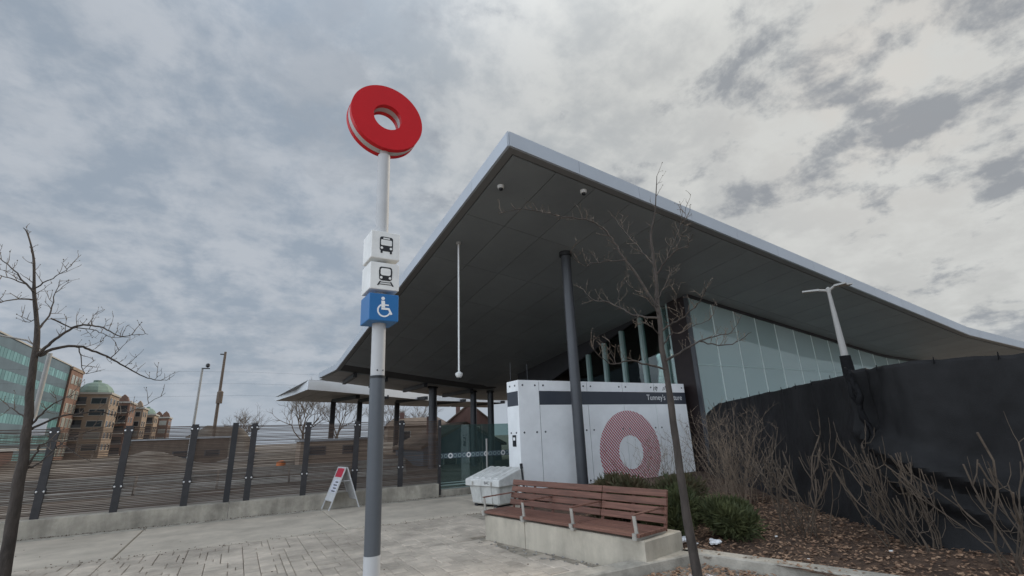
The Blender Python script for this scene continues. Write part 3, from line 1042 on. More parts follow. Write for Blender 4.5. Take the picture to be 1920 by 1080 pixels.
MB().tube([(0.05, 0.5, 2.99), (0.05, 0.5, 3.55)], 0.006, 6).build('antenna', 'column', sb)

# ================================================================== BENCH
bench = thing('park_bench', 'long brown slatted bench with metal armrests on a concrete plinth', 'bench', (3.6, 7.45, 0), math.atan2(-0.982, 0.19))
MB().cbox(0.02, 0.965, 0.02, 0.80, -0.05, 0.325, 0.012).build('plinth_block', 'benchconc', bench)
MB().cbox(0.977, 3.03, 0.02, 0.80, -0.05, 0.325, 0.012).build('plinth_block', 'benchconc', bench)
def board(x0, x1, y0, y1, z0, z1, name):
    o = MB().box(x0, x1, y0, y1, z0, z1).build(name, 'wood', bench)
    md = o.modifiers.new('bevel', 'BEVEL')
    md.width = 0.005
    md.segments = 2
    return o
for k in range(5):
    y = -0.01 + k * 0.112
    for (a, b) in ((-0.02, 1.945), (1.955, 2.995)):
        board(a, b, y, y + 0.102, 0.358, 0.396, 'seat_slat')
for x in (0.03, 0.97, 1.95, 2.93):
    MB().box(x - 0.03, x + 0.03, -0.028, 0.58, 0.327, 0.357).build('seat_bearer', 'armmetal', bench)
def back_pt(t, off=0.0):                    # up the reclined back
    return 0.565 + 0.10 * t + off, 0.43 + 0.375 * t
for k in range(4):
    y, z = back_pt(k * 0.262)
    for (a, b) in ((-0.01, 1.945), (1.955, 2.985)):
        hgt = 0.080
        o = MB().hexa([(a, y, z), (b, y, z), (b, y + 0.032, z - 0.009), (a, y + 0.032, z - 0.009),
                       (a, y + 0.021, z + hgt), (b, y + 0.021, z + hgt), (b, y + 0.053, z + hgt - 0.009), (a, y + 0.053, z + hgt - 0.009)]).build('back_slat', 'wood', bench)
        md = o.modifiers.new('bevel', 'BEVEL')
        md.width = 0.004
for x in (0.04, 0.5, 0.97, 1.40, 1.95, 2.45, 2.94):
    (y0, z0), (y1, z1) = back_pt(-0.25, 0.058), back_pt(0.98, 0.058)
    MB().bar((x, y0, z0), (x, y1, z1), 0.045, 0.016, (0, 1, 0)).build('back_support', 'wood', bench)
for x in (0.02, 0.955, 1.93, 2.93):
    m = MB()
    m.bar((x, 0.035, 0.33), (x, 0.005, 0.585), 0.045, 0.014, (0, 1, 0))
    m.bar((x, -0.03, 0.375), (x, 0.05, 0.375), 0.05, 0.05)
    o = m.build('armrest', 'armmetal', bench)
    MB().bar((x, -0.01, 0.592), (x, 0.61, 0.605), 0.05, 0.014).build('arm_pad', 'wood', o)

# ================================================================== SALT BIN
bang = math.atan2(-0.956, 0.29)
sbn = thing('salt_bin', 'white plastic grit bin with a ribbed sloping lid behind the bench', 'bin', (4.86, 10.92, 0), bang)
def taper(m, b, t, z0, z1):
    (bx0, bx1, by0, by1), (tx0, tx1, ty0, ty1) = b, t
    m.hexa([(bx0, by0, z0), (bx1, by0, z0), (bx1, by1, z0), (bx0, by1, z0), (tx0, ty0, z1), (tx1, ty0, z1), (tx1, ty1, z1), (tx0, ty1, z1)])
    return m
o = taper(MB(), (0.10, 0.98, 0.08, 0.70), (0.04, 1.04, 0.02, 0.77), 0.05, 0.46).build('bin_body', 'binbody', sbn)
o.modifiers.new('bevel', 'BEVEL').width = 0.03
for x in (0.40, 0.75):
    taper(MB(), (x - 0.05, x + 0.05, 0.052, 0.10), (x - 0.05, x + 0.05, 0.006, 0.06), 0.08, 0.44).build('body_rib', 'binbody', sbn)
prof = [(-0.03, 0.44), (-0.03, 0.585), (0.02, 0.60), (0.76, 0.80), (0.82, 0.79), (0.82, 0.44)]
m = MB()
n = len(prof)
m.add([(-0.03, y, z) for y, z in prof] + [(1.10, y, z) for y, z in prof], [tuple(range(n)), tuple(reversed(range(n, 2 * n)))] + [(i, (i + 1) % n, n + (i + 1) % n, n + i) for i in range(n)])
lid = m.build('bin_lid', 'binlid', sbn)
lid.modifiers.new('bevel', 'BEVEL').width = 0.015
for k in range(5):
    x = 0.05 + 0.21 * k
    MB().hexa([(x, 0.03, 0.598), (x + 0.12, 0.03, 0.598), (x + 0.12, 0.75, 0.793), (x, 0.75, 0.793), (x + 0.012, 0.05, 0.628), (x + 0.108, 0.05, 0.628), (x + 0.108, 0.73, 0.815), (x + 0.012, 0.73, 0.815)]).build('lid_rib', 'binlid', lid)
for x in (0.24, 0.86):
    MB().box(x - 0.02, x + 0.02, -0.045, -0.03, 0.46, 0.54).build('clasp', 'armmetal', lid)
me = text_mesh('bin_lettering', 'BAC', 0.085, 'ink', 0.001)
o = link('bin_lettering', me, lid, (0.62, -0.032, 0.49))
o.rotation_euler.x = math.pi / 2
for x in (0.2, 0.5, 0.85):
    MB().box(x - 0.05, x + 0.05, 0.10, 0.70, -0.01, 0.06).build('skid', 'dark', sbn)
t = thing('shovel', 'black long handled shovel leaning behind the bench', 'shovel', (5.47, 9.25, 0.02))
MB().tube([(0.0, 0.0, 0.10), (-0.07, 0.02, 0.88)], 0.021, 10).build('handle', 'ink', t, True)
MB().tube([(-0.063, 0.018, 0.82), (-0.073, 0.02, 0.92)], 0.032, 10).build('grip', 'ink', t, True)
MB().hexa([(-0.15, -0.02, -0.02), (0.19, -0.02, -0.02), (0.19, 0.01, -0.02), (-0.15, 0.01, -0.02), (-0.13, -0.01, 0.20), (0.13, -0.01, 0.20), (0.13, 0.01, 0.20), (-0.13, 0.01, 0.20)]).build('blade', 'dark', t)

# ================================================================== SANDWICH BOARD
ab = thing('sandwich_board', 'white folding sandwich board with a red header by the low wall', 'sign', (2.38, 12.86, 0), math.radians(9))
for sgn in (-1, 1):
    m = MB()
    for y in (-0.26, 0.26):
        m.bar((sgn * 0.36, y, 0), (sgn * 0.015, y, 0.93), 0.025, 0.025)
    m.bar((sgn * 0.015, -0.26, 0.92), (sgn * 0.015, 0.26, 0.92), 0.025, 0.025)
    m.bar((sgn * 0.29, -0.26, 0.20), (sgn * 0.29, 0.26, 0.20), 0.025, 0.025)
    m.build('sign_frame', 'signwhite', ab)
    def fp(t, y, off):
        x = sgn * (0.36 + (0.015 - 0.36) * t)
        return (x + sgn * off, y, 0.93 * t)
    def leafp(t0, t1, off, name, mm, y0=-0.245, y1=0.245, parent=ab):
        return MB().hexa([fp(t0, y0, off), fp(t0, y1, off), fp(t0, y1, off - 0.008), fp(t0, y0, off - 0.008), fp(t1, y0, off), fp(t1, y1, off), fp(t1, y1, off - 0.008), fp(t1, y0, off - 0.008)]).build(name, mm, parent)
    lf = leafp(0.22, 0.985, 0.006, 'sign_panel', 'signwhite')
    leafp(0.76, 0.97, 0.0095, 'red_header', 'signred', -0.225, 0.225, lf)
    leafp(0.40, 0.70, 0.0095, 'printed_notice', 'signprint', -0.20, 0.20, lf)
    for q in range(4):
        leafp(0.42 + q * 0.07, 0.445 + q * 0.07, 0.011, 'text_line', 'ink', -0.16, 0.08 - 0.05 * (q % 2), lf)
MB().bar((-0.13, -0.2, 0.62), (0.13, -0.2, 0.62), 0.015, 0.015).build('spreader', 'signwhite', ab)

# ================================================================== BLACK TARP SCREEN
screen = thing('tarp_screen', 'black tarpaulin screen draped over a temporary fence beside the station', 'screen', (7.15, 2.85, 0))
path = [Vector(p) for p in ((13.25, 10.85), (11.2, 8.15), (9.2, 5.55), (7.75, 3.65), (7.28, 3.02), (7.28, 2.62), (7.6, 2.15), (8.4, 1.2), (9.6, -0.3))]
dense = []
for i in range(len(path) - 1):
    p0, p1, p2, p3 = path[max(i - 1, 0)], path[i], path[i + 1], path[min(i + 2, len(path) - 1)]
    n = max(3, int((p2 - p1).length / 0.055))
    for k in range(n):
        t_ = k / n
        dense.append(0.5 * ((2 * p1) + (p2 - p0) * t_ + (2 * p0 - 5 * p1 + 4 * p2 - p3) * t_ * t_ + (3 * p1 - p0 - 3 * p2 + p3) * t_ ** 3))
dense.append(path[-1])
cum = [0.0]
for a, b in zip(dense, dense[1:]):
    cum.append(cum[-1] + (b - a).length)
lamp_s = min(range(len(dense)), key=lambda i: abs(math.atan2(dense[i].y, dense[i].x) - math.atan2(3.63, 7.75)))
lamp_s = cum[lamp_s]
rows = 46
vs, fs = [], []
def top_z(s):
    if s < 1.6:
        z = 1.88 + 0.30 * (s / 1.6) ** 0.6
    else:
        z = 2.19 + 0.006 * (s - 1.6)
    z += 0.018 * noise.noise((s * 2.1, 0, 0)) + 0.010 * noise.noise((s * 6, 3, 0))
    z += 0.05 * math.exp(-((s - lamp_s - 0.15) / 0.12) ** 2)
    return z
def ridge(s, z, s0, z0, s1, z1, w, amp):
    d = Vector((s1 - s0, z1 - z0))
    l = d.length
    d /= l
    q = Vector((s - s0, z - z0))
    u = q.dot(d)
    v = q.x * d.y - q.y * d.x
    e = max(0, -u, u - l)
    return amp * math.exp(-(v / w) ** 2) * math.exp(-(e / 0.35) ** 2)
for i, p in enumerate(dense):
    s = cum[i]
    a, b = dense[max(i - 1, 0)], dense[min(i + 1, len(dense) - 1)]
    d = (b - a).normalized()
    nrm2 = Vector((d.y, -d.x))
    if nrm2.dot(-p) < 0:
        nrm2 = -nrm2
    zt = top_z(s)
    for r in range(rows + 1):
        v = r / rows
        z = 0.03 + (zt - 0.03) * v
        off = -0.16 * v
        off += 0.05 * noise.noise((s * 0.9, z * 0.5, 2)) + 0.035 * noise.noise((s * 2.4 + z * 0.6, z * 0.8, 5)) * (1 - 0.5 * v)
        off += 0.13 * max(0, 1 - v * 3.2) ** 2 * (1 + 0.8 * noise.noise((s * 2.6, 0, 9)))
        ls = s - lamp_s
        off += 0.012 * noise.noise((s * 7, z * 5, 11)) + 0.007 * noise.noise((s * 16 + z * 9, z * 6, 3))
        off += ridge(s, z, lamp_s - 0.05, 2.2, lamp_s - 0.55, 0.5, 0.10, 0.09)
        off += ridge(s, z, lamp_s - 0.02, 2.2, lamp_s - 0.20, 0.2, 0.07, 0.08)
        off += ridge(s, z, lamp_s + 0.12, 2.2, lamp_s + 0.25, 1.1, 0.08, -0.10)
        off += ridge(s, z, lamp_s + 0.25, 1.28, lamp_s + 2.6, 0.38, 0.13, 0.20)
        off += ridge(s, z, lamp_s + 0.5, 0.86, lamp_s + 2.4, 0.10, 0.10, 0.14)
        off += ridge(s, z, lamp_s + 0.7, 2.2, lamp_s + 0.5, 1.3, 0.12, 0.04)
        off += ridge(s, z, lamp_s + 1.6, 2.2, lamp_s + 1.5, 1.4, 0.2, 0.05)
        sm = (s + 0.35) % 1.85
        off += 0.012 * math.exp(-((sm - 0.9) / 0.018) ** 2)          # stitched seams
        off += 0.010 * math.exp(-((z - zt + 0.07) / 0.02) ** 2)
        for kx in range(6):
            s0 = 1.0 + kx * 1.35 + 0.4 * noise.noise((kx * 3.3, 1, 1))
            off += ridge(s, z, s0, 2.15, s0 + 0.4 * noise.noise((kx * 1.7, 4, 1)), 0.6, 0.09, 0.035)
        q = p + nrm2 * off
        vs.append((q.x - 7.15, q.y - 2.85, z))
n = rows + 1
for i in range(len(dense) - 1):
    for r in range(rows):
        fs.append((i * n + r, (i + 1) * n + r, (i + 1) * n + r + 1, i * n + r + 1))
o = MB().add(vs, fs).build('tarpaulin', 'tarp', screen, True, True)
o.modifiers.new('thickness', 'SOLIDIFY').thickness = 0.004
rr = random.Random(21)
lp = Vector((7.66, 3.60))
for k in range(3):                                   # gathered, hanging loose cloth at the lamp
    m = MB()
    x, y = lp.x + 0.02 - 0.02 * k + rr.uniform(-0.02, 0.02), lp.y - 0.03 * k + rr.uniform(-0.02, 0.02)
    pts, rad = [], []
    n = 26
    z1 = 2.30 - 0.04 * k
    z0 = z1 - rr.uniform(0.9, 1.35)
    for q in range(n + 1):
        u = q / n
        pts.append((x - 7.15 - 0.10 * u + 0.07 * noise.noise((u * 5, k * 1.7, 0)), y - 2.85 - 0.14 * u + 0.07 * noise.noise((u * 5, k * 1.7, 5)), z1 + (z0 - z1) * u))
        rad.append((0.042 - 0.024 * u) * (1 + 0.55 * noise.noise((u * 9, k * 2.3, 1))) * (0.35 if q in (0, n) else 1))
    m.tube(pts, rad, 9)
    m.build('loose_fold', 'tarpknot', screen, True)
for k in range(22):                                 # ties along the top hem
    i = min(range(len(cum)), key=lambda q: abs(cum[q] - (0.5 + 0.62 * k)))
    p = dense[i] * 1.012
    z = top_z(cum[i])
    MB().tube([(p.x - 7.15 - 0.02, p.y - 2.85 - 0.01, z - 0.05), (p.x - 7.15, p.y - 2.85, z + 0.012 + 0.01 * (k % 3)), (p.x - 7.15 + 0.03, p.y - 2.85 + 0.02, z - 0.06)], 0.006, 5).build('cable_tie', 'tarpknot', screen, True)
for i in range(0, len(dense), 38):
    p = dense[i] * 1.07
    MB().tube([(p.x - 7.15, p.y - 2.85, -0.05), (p.x - 7.15, p.y - 2.85, top_z(cum[i]) - 0.06)], 0.02, 8).build('fence_pipe', 'lamppole', screen, True)

# lamp post behind the screen
LX, LY = 8.34, 3.885
lampp = thing('street_lamp', 'pale lamp post with spreading luminaire arms behind the black screen', 'street lamp', (LX, LY, 0))
MB().tube([(0, 0, 0), (0, 0, 2.5), (0, 0, 3.62)], [0.060, 0.054, 0.026], 20).build('post', 'lamppole', lampp, True)
MB().tube([(0, 0, 2.0), (0.005, 0, 2.35), (0, 0, 2.55)], [0.10, 0.085, 0.078], 14).build('black_wrap', 'tarpknot', lampp, True)
MB().lathe([(0.028, 3.60), (0.034, 3.63), (0.034, 3.68), (0.015, 3.70)], 16).build('top_cap', 'lamppole', lampp, True)
for dx, dy, ln, rise in ((-0.52, 0.85, 0.34, -0.01), (0.80, -0.60, 0.34, 0.04), (0.25, -0.97, 0.24, 0.02)):
    d = Vector((dx, dy, 0)).normalized()
    a = thing_dir = None
    arm = MB().tube([(0, 0, 3.64), tuple(d * ln * 0.4 + Vector((0, 0, 3.68 + rise)))], [0.022, 0.018], 8).build('lamp_arm', 'lamppole', lampp, True)
    s_ = Vector((-d.y, d.x, 0))
    p0, p1 = d * ln * 0.38 + Vector((0, 0, 3.68 + rise)), d * ln * 1.1 + Vector((0, 0, 3.69 + rise))
    m = MB()
    m.hexa([p0 - s_ * 0.03 - Vector((0, 0, 0.012)), p1 - s_ * 0.055 - Vector((0, 0, 0.015)), p1 + s_ * 0.055 - Vector((0, 0, 0.015)), p0 + s_ * 0.03 - Vector((0, 0, 0.012)),
            p0 - s_ * 0.02 + Vector((0, 0, 0.022)), p1 - s_ * 0.04 + Vector((0, 0, 0.012)), p1 + s_ * 0.04 + Vector((0, 0, 0.012)), p0 + s_ * 0.02 + Vector((0, 0, 0.022))])
    m.build('luminaire', 'lamppole', lampp)

# ================================================================== BARE TREES
TREER = [
 ([(4.341,3.906,-0.044),(4.345,3.912,0.158),(4.336,3.936,0.545),(4.34,3.946,1.107),(4.345,3.957,1.622),(4.354,3.964,2.17),(4.354,3.98,2.557),(4.372,3.979,2.959),(4.399,3.968,3.379),(4.406,3.979,3.673),(4.417,3.985,3.924),(4.475,3.941,4.177),(4.52,3.909,4.399),(4.569,3.873,4.828)], 0.058, 0.004),
 ([(4.35,3.971,2.989),(4.199,4.074,3.371),(4.047,4.154,3.679),(3.93,4.188,3.917),(3.778,4.244,4.1),(3.613,4.302,4.175),(3.351,4.427,4.222),(3.13,4.502,4.255),(2.854,4.599,4.294),(2.552,4.691,4.204)], 0.02, 0.003),
 ([(3.99,4.057,3.578),(3.794,4.172,3.574),(3.627,4.232,3.548),(3.497,4.245,3.491),(3.368,4.25,3.55),(3.273,4.219,3.636)], 0.008, 0.003),
 ([(4.408,3.982,3.565),(4.397,4.133,3.788),(4.418,4.289,4.013),(4.423,4.478,4.26),(4.449,4.656,4.553)], 0.012, 0.003),
 ([(4.412,3.977,3.405),(4.427,3.816,3.533),(4.426,3.627,3.621),(4.404,3.436,3.621),(4.341,3.278,3.677)], 0.014, 0.003),
 ([(4.401,3.607,3.609),(4.408,3.492,3.776),(4.379,3.388,3.937),(4.324,3.301,4.061)], 0.006, 0.002),
 ([(4.423,3.813,3.531),(4.568,3.766,3.805),(4.72,3.744,4.049),(4.854,3.76,4.316)], 0.007, 0.002),
 ([(4.359,3.961,2.839),(4.225,4.258,2.944),(4.211,4.468,3.094),(4.193,4.697,3.218),(4.148,4.957,3.344),(4.17,5.167,3.558)], 0.015, 0.003),
 ([(4.211,4.468,3.094),(4.208,4.472,3.249),(4.252,4.43,3.428)], 0.006, 0.002),
 ([(4.337,3.956,2.218),(4.14,4.052,2.275),(3.967,4.084,2.323),(3.742,4.143,2.286),(3.572,4.135,2.315),(3.372,4.141,2.495)], 0.014, 0.003),
 ([(3.713,4.111,2.28),(3.65,4.11,2.413),(3.612,4.068,2.527)], 0.006, 0.002),
 ([(4.327,3.922,2.314),(4.502,3.877,2.398),(4.773,3.755,2.541),(5.0,3.698,2.611),(5.237,3.636,2.669),(5.462,3.597,2.913)], 0.017, 0.003),
 ([(4.826,3.796,2.552),(4.901,3.609,2.476),(4.957,3.411,2.476),(4.992,3.219,2.566)], 0.01, 0.003),
 ([(4.358,3.962,2.685),(4.374,3.78,2.746),(4.339,3.603,2.755),(4.288,3.419,2.812),(4.233,3.216,2.876),(4.118,3.075,2.943)], 0.013, 0.003),
 ([(4.339,3.603,2.754),(4.209,3.554,2.901),(4.11,3.409,3.039)], 0.007, 0.002),
 ([(4.354,3.967,2.489),(4.489,3.935,2.656),(4.636,3.923,2.664),(4.832,3.866,2.768),(5.049,3.786,2.837),(5.227,3.762,3.06)], 0.01, 0.002),
 ([(4.359,3.962,2.886),(4.159,3.921,3.058),(3.918,3.846,3.09),(3.687,3.723,3.143)], 0.009, 0.002),
 ([(4.353,3.968,2.62),(4.18,3.938,2.719),(3.975,3.876,2.735),(3.757,3.794,2.637)], 0.008, 0.002),
 ([(4.363,3.957,3.09),(4.542,3.936,3.316),(4.695,3.998,3.464),(4.894,4.031,3.578)], 0.009, 0.002),
]
TREEL = [
 ([(-2.444,9.335,-0.019),(-2.49,9.331,0.634),(-2.535,9.33,1.27),(-2.555,9.336,1.548),(-2.611,9.333,2.05),(-2.67,9.329,2.496),(-2.697,9.335,2.825),(-2.737,9.337,3.115),(-2.764,9.344,3.299),(-2.807,9.346,3.458),(-2.906,9.331,3.832),(-2.936,9.337,3.974),(-3.0,9.333,4.305),(-3.081,9.322,4.577),(-3.166,9.311,4.778),(-3.219,9.309,4.839)], 0.075, 0.004),
 ([(-2.909,9.306,3.85),(-3.072,9.373,4.018),(-3.231,9.475,4.199),(-3.455,9.57,4.388),(-3.666,9.679,4.542)], 0.016, 0.004),
 ([(-3.023,9.375,3.974),(-3.148,9.192,3.994),(-3.194,8.992,3.966),(-3.219,8.778,3.887)], 0.01, 0.003),
 ([(-2.898,9.309,3.728),(-2.99,9.027,3.642),(-3.01,8.69,3.512),(-3.014,8.321,3.358)], 0.013, 0.004),
 ([(-2.898,9.309,3.911),(-2.76,9.184,4.0),(-2.595,9.015,4.07),(-2.431,8.821,4.165)], 0.012, 0.003),
 ([(-2.755,9.353,3.301),(-2.737,9.525,3.539),(-2.775,9.731,3.898),(-2.839,9.953,4.262)], 0.018, 0.003),
 ([(-2.686,9.321,2.902),(-2.581,9.269,3.056),(-2.435,9.203,3.213),(-2.284,9.126,3.33),(-2.087,9.049,3.345),(-1.891,8.962,3.276),(-1.689,8.868,3.173),(-1.509,8.762,3.181),(-1.34,8.647,3.178)], 0.026, 0.003),
 ([(-2.664,9.327,2.904),(-2.517,9.431,3.048),(-2.31,9.565,3.099),(-2.163,9.689,3.069),(-1.946,9.83,2.973),(-1.771,9.964,2.867),(-1.557,10.103,2.749),(-1.365,10.238,2.688),(-1.205,10.368,2.706),(-1.123,10.49,2.818)], 0.026, 0.003),
 ([(-2.714,9.573,3.518),(-2.498,9.736,3.435),(-2.316,9.916,3.452),(-2.211,10.09,3.441),(-2.054,10.282,3.397),(-1.873,10.484,3.448)], 0.012, 0.003),
 ([(-2.336,9.672,3.117),(-2.255,9.636,2.921),(-2.177,9.583,2.694),(-1.968,9.549,2.737)], 0.01, 0.003),
 ([(-1.971,9.957,2.991),(-1.86,9.89,3.137),(-1.747,9.795,3.306)], 0.009, 0.002),
 ([(-1.793,10.092,2.884),(-1.714,10.238,3.018),(-1.626,10.424,3.24)], 0.007, 0.002),
 ([(-1.381,10.358,2.701),(-1.294,10.326,2.812),(-1.294,10.269,2.898)], 0.005, 0.002),
 ([(-2.331,9.981,3.464),(-2.284,9.858,3.639),(-2.217,9.7,3.697)], 0.006, 0.002),
 ([(-2.589,9.348,1.978),(-2.723,9.463,2.073),(-2.887,9.614,2.18),(-3.025,9.793,2.268)], 0.016, 0.003),
 ([(-2.569,9.354,1.926),(-2.455,9.257,2.066),(-2.325,9.126,2.204),(-2.14,8.989,2.297),(-1.992,8.828,2.306)], 0.018, 0.003),
 ([(-2.557,9.357,1.861),(-2.378,9.494,2.017),(-2.187,9.656,2.083),(-1.935,9.838,2.13),(-1.738,10.011,2.088),(-1.49,10.194,2.207),(-1.188,10.382,2.474)], 0.018, 0.003),
 ([(-2.483,9.346,1.39),(-2.404,9.259,1.576),(-2.335,9.137,1.665),(-2.148,9.028,1.692),(-1.905,8.918,1.507),(-1.692,8.789,1.408)], 0.016, 0.003),
 ([(-2.488,9.345,1.335),(-2.405,9.498,1.409),(-2.295,9.695,1.642),(-2.128,9.921,1.792),(-1.871,10.173,1.913),(-1.648,10.421,2.002)], 0.014, 0.003),
 ([(-2.805,9.338,3.456),(-2.913,9.396,3.395),(-3.028,9.478,3.51)], 0.007, 0.002),
]
def smooth_path(pts, sub=4):
    pts = [Vector(p) for p in pts]
    if len(pts) < 3:
        return pts
    out = []
    for i in range(len(pts) - 1):
        p0, p1, p2, p3 = pts[max(i - 1, 0)], pts[i], pts[i + 1], pts[min(i + 2, len(pts) - 1)]
        for k in range(sub):
            t_ = k / sub
            out.append(0.5 * ((2 * p1) + (p2 - p0) * t_ + (2 * p0 - 5 * p1 + 4 * p2 - p3) * t_ * t_ + (3 * p1 - p0 - 3 * p2 + p3) * t_ ** 3))
    out.append(pts[-1])
    return out
def twigs(mb, path, rr, step, ln, r, depth, start=0.25):
    """short alternate twigs along a limb, bending upwards"""
    acc, total = 0.0, sum((b - a).length for a, b in zip(path, path[1:]))
    run, nxt = 0.0, total * start
    for a, b in zip(path, path[1:]):
        seg_ = (b - a).length
        while nxt < run + seg_:
            p = a.lerp(b, (nxt - run) / max(seg_, 1e-6))
            d = (b - a).normalized()
            q = Vector((rr.gauss(0, 1), rr.gauss(0, 1), rr.gauss(0.5, 0.8)))
            q = (q - d * q.dot(d)).normalized()
            dirv = (d * rr.uniform(0.2, 0.9) + q + Vector((0, 0, 0.35))).normalized()
            l = ln * rr.uniform(0.35, 1.25)
            pts = [p]
            for k in range(4):
                dirv = (dirv + Vector((rr.gauss(0, 0.18), rr.gauss(0, 0.18), rr.gauss(0.07, 0.14)))).normalized()
                pts.append(pts[-1] + dirv * l / 4)
            rr0 = r * rr.uniform(0.7, 1.2)
            mb.tube(pts, [rr0 * (1 - 0.16 * k) for k in range(5)], 4, False)
            if rr.random() < 0.5:
                blob(mb, pts[-1], r * 1.5, rr.random())
            if depth > 0:
                twigs(mb, pts, rr, step * 0.75, ln * 0.5, r * 0.75, depth - 1, 0.3)
            nxt += step * rr.uniform(0.5, 1.6)
        run += seg_
def bare_tree(name, limbs, label, base, seed, step, ln, r, depth=1):
    t = thing(name, label, 'tree', base)
    rr = random.Random(seed)
    B = Vector(base)
    tw = MB()
    for k, (pts, r0, r1) in enumerate(limbs):
        path = [p - B for p in smooth_path(pts)]
        m_ = len(path)
        rad = [r0 + (r1 - r0) * (i / (m_ - 1)) ** (0.75 if k else 0.85) for i in range(m_)]
        if k == 0:
            path = [p + Vector((noise.noise(p * 3 + Vector((seed, 0, 0))), noise.noise(p * 3 + Vector((0, seed, 0))), 0)) * 0.012 for p in path]
            rad = [q * (1 + 0.10 * noise.noise(p * 7)) for q, p in zip(rad, path)]
            MB().tube(path, rad, 14).build('trunk', 'bark', t, True, False)
        else:
            path = [path[0]] + [p + Vector((rr.gauss(0, 1), rr.gauss(0, 1), rr.gauss(0, 1))) * 0.006 for p in path[1:]]
            MB().tube(path, rad, 7, True).build('limb', 'bark', t, True, False)
        if k == 0:
            twigs(tw, path, rr, step * 1.3, ln * 0.9, r, depth, 0.62)
        else:
            twigs(tw, path, rr, step, ln, r, depth, 0.2)
    tag(tw.build('twigs', 'twig', t, True, False), kind='stuff')
    return t
bare_tree('bare_tree', TREER, 'young leafless tree growing in the kerbed pit beside the bench', TREER[0][0][0], 5, 0.085, 0.18, 0.0042)
bare_tree('bare_tree', TREEL, 'leafless sapling with arching limbs on the paving before the slat fence', TREEL[0][0][0], 11, 0.15, 0.26, 0.0058)

# ================================================================== SHRUBS
def cut_shrub(base, lean, h, nst, seed, label, spread=0.22, r=0.0075):
    t = thing('pruned_shrub', label, 'shrub', base, group=None)
    rr = random.Random(seed)
    m = MB()
    for k in range(nst):
        p = Vector((rr.uniform(-0.22, 0.22), rr.uniform(-0.22, 0.22), -0.06))
        d = Vector((lean[0] + rr.gauss(0, spread), lean[1] + rr.gauss(0, spread), 1)).normalized()
        l = h * rr.uniform(0.5, 1.08)
        pts = [p]
        for q in range(5):
            d = (d + Vector((rr.gauss(0, 0.20), rr.gauss(0, 0.20), 0.09))).normalized()
            pts.append(pts[-1] + d * l / 5)
        r0 = r * rr.uniform(0.7, 1.25)
        m.tube(pts, [r0, r0 * 0.95, r0 * 0.9, r0 * 0.85, r0 * 0.85, r0 * 0.95], 6)
        for q in range(rr.choice((2, 3, 3, 4))):            # cut forks
            j = rr.choice((2, 3, 3, 4))
            e = (d + Vector((rr.gauss(0, 0.45), rr.gauss(0, 0.45), 0.25))).normalized()
            f = (e + Vector((0, 0, 0.7))).normalized()
            l2 = l * rr.uniform(0.12, 0.32)
            a = pts[j]
            m.tube([a, a + e * l2 * 0.5, a + e * l2 * 0.5 + f * l2 * 0.6], [r0 * 0.75, r0 * 0.7, r0 * 0.72], 6)
        for q in range(5):
            j = rr.choice((1, 2, 3, 4, 5))
            e = Vector((rr.gauss(0, 1), rr.gauss(0, 1), rr.gauss(0.3, 0.6))).normalized()
            m.tube([pts[j], pts[j] + e * 0.09, pts[j] + e * 0.15 + Vector((0, 0, 0.08)), pts[j] + e * 0.17 + Vector((0, 0, 0.18))], [0.0038, 0.0034, 0.003, 0.002], 4)
    m.build('stems', 'shrubtwig', t, True, False)
cut_shrub((6.75, 4.15, 0.12), (-0.10, 0.02), 1.35, 17, 1, 'bare pruned shrub beside the low evergreen, before the black screen')
cut_shrub((6.95, 3.02, 0.13), (-0.30, 0.28), 1.30, 20, 2, 'bare pruned shrub leaning over before the crumpled fold of the screen')
cut_shrub((6.75, 2.05, 0.13), (-0.16, 0.14), 1.30, 12, 3, 'bare pruned shrub growing close to the sweeping screen folds', 0.24, 0.009)
def twiggy(base, h, nst, seed, label, spread):
    t = thing('twiggy_bush', label, 'shrub', base)
    rr = random.Random(seed)
    m = MB()
    for k in range(nst):
        p = Vector((rr.gauss(0, 0.22), rr.gauss(0, 0.22), -0.05))
        d = Vector((rr.gauss(0, spread), rr.gauss(0, spread), 1)).normalized()
        l = h * rr.uniform(0.55, 1.1)
        pts = [p]
        for q in range(6):
            d = (d + Vector((rr.gauss(0, 0.10), rr.gauss(0, 0.10), 0.03))).normalized()
            pts.append(pts[-1] + d * l / 6)
        r0 = rr.uniform(0.004, 0.008)
        m.tube(pts, [r0 * (1 - 0.11 * q) for q in range(7)], 4)
        twigs(m, pts, rr, 0.14, 0.32, 0.0034, 1 if k % 2 else 0, 0.25)
    tag(m.build('stems', 'bushtwig', t, True, False), kind='stuff')
twiggy((8.45, 6.35, 0.12), 1.8, 70, 8, 'tall tangled leafless bush between the white wall and black screen', 0.27)
twiggy((7.6, 7.4, 0.12), 1.35, 26, 9, 'smaller tangled leafless bush against the white panelled wall', 0.30)

